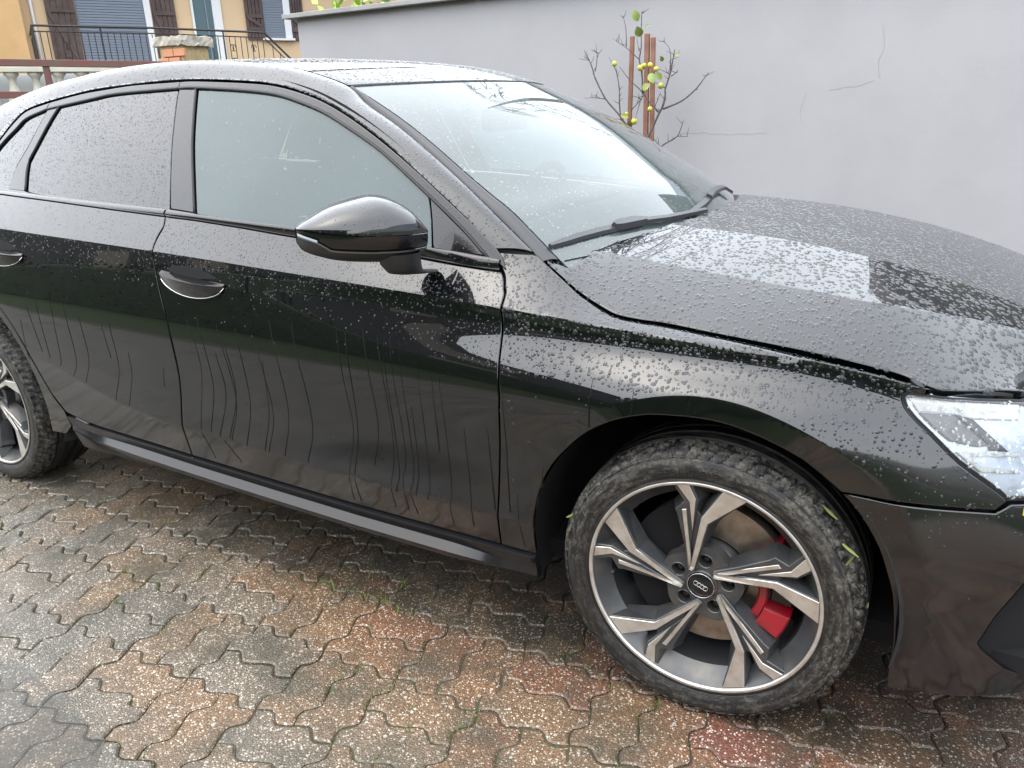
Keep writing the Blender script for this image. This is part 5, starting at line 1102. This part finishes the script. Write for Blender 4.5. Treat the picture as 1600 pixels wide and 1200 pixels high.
# ------------------------------------------------------------------ fruit tree and its stakes
tree = empty('fruit_tree', (-1.05, 2.05, 0)); off = np.array((-1.05, 2.05, 0)); tag(tree, 'small bare fruit tree with yellow fruit in front of the grey wall', 'tree')
mb = MB(); RG = np.random.default_rng(3)
def jit(B, amp): B = [np.array(p) - off for p in B]; dy = RG.normal(0, amp); return [p + np.array((0, dy * (i / max(1, len(B) - 1)) - .02, 0)) for i, p in enumerate(B)]
for i, B in enumerate(BRANCH):
    B = jit(B, .0); C = curve(B, 4) if len(B) > 2 else B; n = len(C); r0 = {0: .0068, 7: .0086, 10: .0052, 11: .0050, 12: .0048, 5: .0046, 16: .005}.get(i, .0028); mb.tube(C, [r0 * (1 - .72 * q / (n - 1)) * (1 + .10 * math.sin(q * 2.1)) for q in range(n)], 6)
for B in BRANCH:
    B = [np.array(p) - off for p in B]
    for q in range(len(B) - 1):
        for _k in range(2 if RG.random() < .55 else 0):
            p_ = B[q] + (B[q + 1] - B[q]) * RG.random() + np.array((0, -.02, 0)); d_ = np.array((RG.normal(0, .7), RG.normal(0, .5), RG.uniform(.1, 1.))); d_ /= np.linalg.norm(d_); L_ = RG.uniform(.012, .05); mb.tube([p_, p_ + d_ * L_ * .6, p_ + d_ * L_ + np.array((RG.normal(0, .006), 0, .004))], [.0018, .0015, .0010], 5)
mb.tube([(-.02, 0, .0), (-.03, -.01, .3), (-.02, -.02, .6)] + [np.array(BRANCH[7][0]) - off + np.array((0, -.02, 0))], [.022, .018, .016, .010], 8); mb.tube([(-.03, -.01, .3), np.array(BRANCH[0][0]) - off + np.array((0, -.02, 0))], [.014, .009], 6); mb.tube([(-.03, -.01, .35), np.array(BRANCH[16][0]) - off + np.array((0, -.02, 0))], [.011, .006], 6)
mb.build('trunk_and_branches', 'bark', tree, True)
for x, y, z, r in FRUIT:
    bm = bmesh.new(); bmesh.ops.create_icosphere(bm, subdivisions=2, radius=1)
    for v in bm.verts: n = v.co.normalized(); k = 1 + .05 * math.sin(4 * n.x + 9 * x * 7) + .04 * math.sin(5 * n.y); v.co = n * k; v.co.z *= 1.05 - .2 * max(0, n.z - .85) * 4
    bm.verts.index_update(); V = [(v.co.x * r * 1.05 + x - off[0], v.co.y * r * 1.05 + y - off[1] - .02, v.co.z * r * 1.05 + z) for v in bm.verts]; F = [[v.index for v in f.verts] for f in bm.faces]; bm.free(); mesh('fruit', V, F, 'fruit', tree)
def leaf(c, L, w, a, b, mat, par, name='leaf'):
    u = np.array((math.cos(a) * math.cos(b), math.sin(a) * .6, math.sin(b) + math.sin(a) * .3)); u /= np.linalg.norm(u); s_ = np.cross(u, (0.2, -1, .3)); s_ /= np.linalg.norm(s_); n = np.cross(s_, u); V = []; F = []
    for i in range(6):
        t_ = i / 5; k = w * math.sin(math.pi * (t_ * .92 + .04)) ** .8; p = c + u * (L * (t_ - .5)) - n * (.25 * L * (t_ - .5) ** 2)
        V += [p - s_ * k + n * k * .35, p, p + s_ * k + n * k * .35]
    for i in range(5):
        for q in (0, 1): F.append((i * 3 + q, i * 3 + 3 + q, i * 3 + 4 + q, i * 3 + 1 + q))
    return mesh(name, V, F, mat, par)
for i, p in enumerate(LEAF): leaf(np.array(p) - off + np.array((0, -.03, 0)), (.055, .06, .06, .045, .035, .05, .03, .03, .045, .045)[i], (.022, .023, .022, .016, .011, .018, .007, .006, .014, .014)[i], (.3, 1.2, -.6, .5, 1.4, 1., .1, .2, .8, 1.9)[i], (-1.2, -1.3, -.8, -1., -1.1, .6, .1, .2, -.4, -.9)[i], 'leaf_yellow', tree)
SL = ('left thin brown wooden stake beside the bare fruit tree', 'tallest brown wooden stake in the middle of the fruit tree', 'right reddish brown wooden stake of the fruit tree')
for (p0, p1, w), lb in zip(STAKE, SL):
    p0, p1 = np.array(p0), np.array(p1); d = (p1 - p0) / (p0[2] - p1[2]); foot = p0 + d * (p0[2] + .05); V = []; foot[1] = p0[1]; st_ = empty('wooden_stake', tuple(foot * np.array((1, 1, 0)))); tag(st_, lb, 'stake', 'stakes supporting the fruit tree'); fo_ = np.array((foot[0], foot[1], 0))
    ax_ = (p0 - foot); L_ = np.linalg.norm(ax_); ax_ /= L_; s1 = np.cross(ax_, (0, 1., 0)); s1 /= np.linalg.norm(s1); s2 = np.cross(ax_, s1)
    MB().box((p0 + foot) / 2 - fo_, (w * 1.25, w * 1.1, L_), np.array((s1, s2, ax_)), bev=.003).build('stake_pole', 'stake_wood', st_)
# ------------------------------------------------------------------ house, upper left
KH = 20 / 11.; CO = np.array((.37288, -2.27756, 1.26715)); h0 = CO + KH * (np.array((-8.378, 4.317, 0)) - CO); h0[2] = 0; hd = np.array((.5047, .8633, 0)); hn = np.array((.8633, -.5047, 0))
house = empty('house', tuple(h0)); tag(house, 'ochre rendered house with brown shutters and grey roller blinds', 'house'); AXH = np.array((hd, hn, (0, 0, 1)))
def hz(z): return CO[2] + KH * (z - CO[2])
def hp(s_, o_, z): return hd * (s_ * KH) + hn * o_ + np.array((0, 0, hz(z)))
def hbox(s0, s1, z0, z1, o0, o1, nm, mt, par=house, bev=0.): return MB().box((hp(s0, o0, z0) + hp(s1, o1, z1)) / 2, (abs(s1 - s0) * KH, abs(o1 - o0), abs(z1 - z0) * KH), AXH, bev=bev).build(nm, mt, par)
hbox(-2.6, 4.6, .55, 3.3, -3.0, 0, 'house_wall', 'house_render')
hbox(-3.2, -1.05, .55, 3.3, -.5, .35, 'projecting_bay', 'house_side')
rf = MB(); A = [hp(-3.4, .9, 3.3), hp(4.9, .9, 3.3), hp(4.9, -3.4, 3.3), hp(-3.4, -3.4, 3.3), hp(-1.5, -1.3, 3.95), hp(3., -1.3, 3.95)]; rf.add(A, [(0, 1, 5, 4), (1, 2, 5), (2, 3, 4, 5), (3, 0, 4), (3, 2, 1, 0)]); rf.build('roof', 'roof_tile', house)
def shutter(s0, s1, z0, z1):
    sh = empty('shutter', parent=house); w = (s1 - s0) / 5
    for k in range(5): hbox(s0 + w * k + .004, s0 + w * (k + 1) - .004, z0, z1, .02, .06, 'shutter_board', 'shutter_wood', sh)
    for z in (z0 + .12, 2.44): hbox(s0 + .01, s1 - .01, z - .022, z + .022, .06, .085, 'shutter_ledge', 'shutter_wood', sh)
    a, b = hp(s0 + .03, .075, 2.42), hp(s1 - .03, .075, z0 + .15); d = b - a; L_ = np.linalg.norm(d); d /= L_; MB().box((a + b) / 2, (L_, .03, .07), np.array((d, hn, np.cross(d, hn)))).build('shutter_brace', 'shutter_wood', sh)
    return sh
shutter(-.81, -.51, 1.72, 3.0); shutter(.29, .555, 1.72, 3.0); shutter(1.365, 1.585, 2.17, 3.0); shutter(1.93, 2.10, 2.17, 3.0)
def blind(s0, s1, z0, z1):
    w_ = empty('roller_blind', parent=house); hbox(s0, s1, z0, z1, -.02, .012, 'blind_backing', 'blind', w_); n = int((z1 - z0) / .0285)
    for k in range(n): z = z0 + (z1 - z0) * (k + .5) / n; hbox(s0 + .004, s1 - .004, z - .0105, z + .0105, .012, .026, 'blind_slat', 'blind', w_)
blind(-.505, .21, 1.72, 2.95); blind(1.59, 1.845, 2.20, 2.95)
for s0, s1, z0 in ((.21, .28, 1.72), (.735, .76, 1.72), (.98, 1.085, 1.72), (1.845, 1.93, 2.19)): hbox(s0, s1, z0, 3.0, -.02, .05, 'window_surround', 'white_frame')
hbox(1.54, 1.95, 2.165, 2.19, 0, .12, 'window_sill', 'white_frame'); hbox(.76, .98, 1.72, 3.0, -.01, .01, 'balcony_door', 'house_glass'); hbox(.90, .915, 1.72, 3.0, .01, .03, 'door_mullion', 'blind')
MB().tube([hp(-.94, .05, 1.5), hp(-.94, .05, 3.2)], .03, 8).build('downpipe', 'white_frame', house, True)
# balcony and railing
bal = empty('balcony', parent=house); KR = 1.8; hbox(-1.05, 1.34, 1.62, 1.70, 0, KR, 'balcony_slab', 'concrete', bal)
ra = MB(); K2 = lambda s_, z: (s_, z)
RAILP = [(-1.0, 2.19), (.13, 2.19), (1.14, 2.17), (1.32, 2.165)]
def rz(s_): return np.interp(s_, [q[0] for q in RAILP], [q[1] for q in RAILP])
ra.tube([hp(s_, KR, z) for s_, z in RAILP], .022, 6); ra.tube([hp(s_, KR, z - .055) for s_, z in RAILP], .012, 6); ra.tube([hp(-1.0, KR, 2.19), hp(-1.0, 0, 2.19)], .022, 6); ra.tube([hp(1.32, KR, 2.165), hp(1.85, KR + .05, 1.62)], .022, 6); ra.tube([hp(1.32, KR, 2.10), hp(1.85, KR + .05, 1.555)], .012, 6)
ra.build('handrail', 'iron', bal)
for s_ in np.arange(-1.0, 1.33, .062): MB().tube([hp(s_, KR, rz(s_) - (0. if abs((s_ + 1) % .62) < .03 else .055)), hp(s_, KR, 1.70)], .017 if abs((s_ + 1) % .62) < .03 else .009, 5).build('baluster', 'iron', bal)
for k in range(1, 7): s_ = 1.32 + .078 * k; z = 2.165 - 1.03 * (s_ - 1.32); MB().tube([hp(s_, KR, z - .05), hp(s_, KR, z - .55)], .009, 5).build('baluster', 'iron', bal)
for s_ in (-.72, .95, 1.18):
    sc = MB()
    for sg in (-1, 1):
        for zc in (2.0, 1.86): sc.tube([hp(s_ + sg * (.012 + .016 * math.cos(q)), KR + .01, zc + .034 * math.sin(q)) for q in np.linspace(0, 5.2, 12)], .008, 4)
    sc.build('scroll_ornament', 'iron', bal)
for o_k in np.linspace(0, KR - .2, 6): MB().tube([hp(-1.0, o_k, 2.14), hp(-1.0, o_k, 1.70)], .009, 5).build('baluster', 'iron', bal)
# ------------------------------------------------------------------ red iron fence with balustrade behind
KF = 8 / 6.5; f0 = CO + KF * (np.array((-5.055, 1.278, 0)) - CO); f0[2] = 0; fdv = np.array((.7121, .7021, 0)); fnv = np.array((.7021, -.7121, 0)); AXF = np.array((fdv, fnv, (0, 0, 1)))
fz = lambda z: CO[2] + KF * (z - CO[2])
def fbox(root, s0, s1, z0, z1, o0, o1, nm, mt, sl=0.):
    c = fdv * ((s0 + s1) / 2 * KF) + fnv * ((o0 + o1) / 2) + np.array((0, 0, (fz(z0) + fz(z1)) / 2)); A_ = AXF.copy()
    if sl: A_[0] = fdv * math.cos(sl) + np.array((0, 0, math.sin(sl))); A_[2] = np.cross(A_[0], A_[1]) * (1 if np.cross(A_[0], A_[1])[2] > 0 else -1)
    return MB().box(c, ((s1 - s0) * KF, abs(o1 - o0), (fz(z1) - fz(z0))), A_, bev=.004).build(nm, mt, root)
fence = empty('iron_fence', tuple(f0)); tag(fence, 'dark red painted iron fence rail with posts at the far left', 'fence')
fbox(fence, -1.6, .80, 1.628, 1.672, -.03, .03, 'top_rail', 'fence_iron', -.016 - .012); fbox(fence, -1.6, .80, 1.425, 1.47, -.025, .025, 'lower_rail', 'fence_iron', -.028)
for s_ in (-1.35, -.118, .72): fbox(fence, s_ - .019, s_ + .019, .3, 1.63, -.02, .02, 'fence_post', 'fence_iron')
bl = empty('balustrade', tuple(f0 - fnv * .45)); tag(bl, 'pale concrete balustrade behind the dark red iron fence', 'balustrade')
fbox(bl, -1.6, .75, 1.606, 1.640, -.07, .07, 'balustrade_rail', 'balustrade', -.012); fbox(bl, -1.6, .75, .9, 1.60, -.26, -.20, 'balustrade_backing', 'grey_panel')
for k in range(14):
    s_ = -1.50 + .152 * k; c = fdv * (s_ * KF); pr = [(.055, 1.606), (.060, 1.59), (.038, 1.57), (.028, 1.545), (.032, 1.51), (.048, 1.46), (.06, 1.42), (.05, 1.38), (.045, 1.34), (.06, 1.33), (.06, 1.30)]; V = []; F = []
    for r_, z in pr:
        for q in range(12): V.append(c + np.array((r_ * math.cos(q * math.pi / 6), r_ * math.sin(q * math.pi / 6), fz(z))))
    for i in range(len(pr) - 1):
        for q in range(12): F.append((i * 12 + q, i * 12 + (q + 1) % 12, i * 12 + 12 + (q + 1) % 12, i * 12 + 12 + q))
    MB().add(V, F).build('baluster', 'balustrade', bl, True)
# ------------------------------------------------------------------ gate pillar with concrete cap
KP = 9.5 / 6.; pz = lambda z: CO[2] + KP * (z - CO[2]); pp_ = lambda p: CO + KP * (np.array(p) - CO)
cC = pp_((-4.214, 1.559, 1.777)); cL = pp_((-4.394, 1.38, 1.752)); cR = pp_((-4.019, 1.75, 1.76)); e1 = np.array((-.80, .12, 0)); e1 = np.array((cL - cC)) * np.array((1, 1, 0)); away = np.array((-.72, .69, 0))
P0_ = cC * np.array((1, 1, 0)); dl = -fdv * .42 + away * .40; dl /= np.linalg.norm(dl); dr_ = fdv * .42 + away * .40; dr_ /= np.linalg.norm(dr_); Lc = .42
pil = empty('gate_pillar', tuple(P0_)); tag(pil, 'square masonry gate pillar with chipped pale concrete cap', 'pillar')
def quad_prism(a, z0, z1, over, nm, mt, rough_=0.):
    c = (dl + dr_) * Lc / 2; base = [c + (q - c) * over for q in (np.zeros(3), dr_ * Lc, dr_ * Lc + dl * Lc, dl * Lc)]; V = []; F = []; N = 10; rg = np.random.default_rng(4)
    for z in (z0, (z0 + z1) / 2, z1):
        for i in range(4):
            for k in range(N): p = base[i] + (base[(i + 1) % 4] - base[i]) * k / N; V.append(p + np.array((0, 0, z)) + rg.normal(0, rough_, 3))
    n = 4 * N
    for L in (0, n): F += [(L + i, L + (i + 1) % n, L + n + (i + 1) % n, L + n + i) for i in range(n)]
    F += [tuple(range(2 * n, 3 * n)), tuple(range(n))[::-1]]; return MB().add(V, F).build(nm, mt, pil)
zt_, zb_ = pz(1.776), pz(1.722); quad_prism(0, zb_, zt_, 1.0, 'pillar_cap', 'concrete', .006); quad_prism(0, 0., zb_ - .01, .80, 'pillar_shaft', 'pillar_render', .003)
cc = (dl + dr_) * Lc / 2; f_in = -np.cross(dl, (0, 0, 1.)); f_in = f_in if f_in @ (P0_ + cc - CO) < 0 else -f_in; f_in *= -1 if f_in @ (CO - P0_) < 0 else 1
for r_ in range(9):
    for k in range(2):
        c = cc + f_in * (Lc * .40 + .006) + dl * ((k - .5) * .165 + (.04 if r_ % 2 else -.04)) + np.array((0, 0, zb_ - .07 - .085 * r_)); MB().box(c, (.155, .03, .074), np.array((dl, f_in, (0, 0, 1))), bev=.006).build('brick', 'brick', pil)
# ------------------------------------------------------------------ shrub behind the wall
sh = empty('leafy_shrub', (-3.85, 3.03, 0)); tag(sh, 'bright green leafy shrub showing above the wall coping', 'shrub'); V = []; F = []; rg = np.random.default_rng(8)
MB().tube([(0, 0, 0), (.02, .01, 1.0), (-.03, 0, 1.9)], [.03, .022, .012], 7).build('stem', 'bark', sh, True)
for k in range(170):
    c = np.array((rg.uniform(-.40, .42), rg.uniform(-.16, .2), 1.50 + rg.random() ** .7 * .60)); a = rg.uniform(0, 6.28); L_ = rg.uniform(.08, .16); u = np.array((math.cos(a), math.sin(a) * .5, rg.uniform(.1, .9))); u /= np.linalg.norm(u); s_ = np.cross(u, (rg.normal(), rg.normal(), 1)); s_ /= np.linalg.norm(s_); n0 = len(V)
    V += [c, c + u * L_ * .5 + s_ * L_ * .20, c + u * L_, c + u * L_ * .5 - s_ * L_ * .20]; F.append((n0, n0 + 1, n0 + 2, n0 + 3))
mesh('foliage', V, F, 'leaf_bright', sh, False)['kind'] = 'stuff'
# ------------------------------------------------------------------ larch beyond the wall, mirrored in the windscreen
lt = empty('larch_tree', (-3.7, 8.8, 0)); tag(lt, 'bare larch beyond the grey wall, seen mirrored in the windscreen', 'tree'); mb = MB(); rg = np.random.default_rng(12); tw = MB()
mb.tube([(0, 0, -.06), (.05, 0, 3), (0, .05, 6), (.05, 0, 8.6)], [.17, .13, .08, .02], 8)
for k in range(22):
    z = 4.6 + 3.8 * k / 22; a = rg.uniform(0, 6.28); L_ = (2.2 - .30 * (z - 4.6)) * rg.uniform(.7, 1.1); P = [np.array((L_ * q * math.cos(a), L_ * q * math.sin(a), z - .55 * q * q + .12 * math.sin(5 * q))) for q in np.linspace(0, 1, 7)]; mb.tube(P, [.028 * (1 - .85 * q) for q in np.linspace(0, 1, 7)], 5)
    for q in range(10):
        t_ = rg.uniform(.25, 1); i = min(5, int(t_ * 6)); b_ = P[i] + (P[i + 1] - P[i]) * (t_ * 6 - i); d = np.array((rg.normal(0, .5), rg.normal(0, .5), -rg.uniform(.1, .6))) + .7 * (P[6] - P[0]) / L_; d /= np.linalg.norm(d); tw.tube([b_, b_ + d * .2, b_ + d * .4 + np.array((0, 0, -.06))], [.006, .014, .004], 4)
mb.build('trunk', 'bark', lt, True); tw.build('crown', 'needle', lt, True)
# ------------------------------------------------------------------ neighbour beyond the wall, mirrored in the bonnet
nb = empty('beige_house', (1.25, 10.5, 0)); tag(nb, 'beige house beyond the grey wall, seen only mirrored in the bonnet', 'house')
MB().box((5, 4, 3.1), (10, 8, 6.4)).build('house_wall', 'beige_wall', nb); MB().box((4.9, 3.8, 6.42), (10.8, 9.2, .28)).build('eaves', 'shutter_wood', nb)
rf = MB(); rf.add([(-.5, -.8, 6.57), (10.3, -.8, 6.57), (10.3, 8.4, 6.57), (-.5, 8.4, 6.57), (3, 3.8, 8.4), (7, 3.8, 8.4)], [(0, 1, 5, 4), (1, 2, 5), (2, 3, 4, 5), (3, 0, 4), (3, 2, 1, 0)]); rf.build('roof', 'roof_tile', nb)
# ------------------------------------------------------------------ behind the photographer, mirrored in the doors
hg = empty('clipped_hedge', (-4, -6.4, 0)); tag(hg, 'dark green clipped hedge mirrored in the car doors', 'hedge'); V = []; F = []; rg = np.random.default_rng(21)
MB().box((-8, 0, .62), (32, .7, 1.30), bev=.05).build('hedge_core', 'leaf_dark', hg)
for k in range(9000):
    c = np.array((rg.uniform(-24, 8), rg.choice((-.38, .38)) + rg.normal(0, .05), rg.uniform(0, 1.3))) if rg.random() < .7 else np.array((rg.uniform(-24, 8), rg.uniform(-.4, .4), 1.28 + rg.normal(0, .05))); u = rg.normal(0, 1, 3); u /= np.linalg.norm(u); s_ = np.cross(u, rg.normal(0, 1, 3)); s_ /= np.linalg.norm(s_); L_ = .075; n0 = len(V); V += [c, c + u * L_ * .5 + s_ * .02, c + u * L_, c + u * L_ * .5 - s_ * .02]; F.append((n0, n0 + 1, n0 + 2, n0 + 3))
mesh('foliage', V, F, 'leaf_dark', hg, False)['kind'] = 'stuff'
oh = empty('neighbouring_house', (-6, -11, 0)); tag(oh, 'dark grey house across the drive mirrored in the car doors', 'house')
MB().box((-11, -4, 2.4), (44, 8, 5.0)).build('house_wall', 'opp_wall', oh)
for x in (-27.5, -21.0, -15.2, -9.5, -6.8, -1.2, 1.6, 6.9):
    for z in (1.5, 3.9): MB().box((x, .03, z), (1.1, .12, 1.25)).build('window', 'opp_window', oh)
rf = MB(); rf.add([(-34, .8, 4.9), (12, .8, 4.9), (12, -8.8, 4.9), (-34, -8.8, 4.9), (-30, -4, 7.0), (8, -4, 7.0)], [(0, 1, 5, 4), (1, 2, 5), (2, 3, 4, 5), (3, 0, 4), (3, 2, 1, 0)]); rf.build('roof', 'roof_tile', oh)
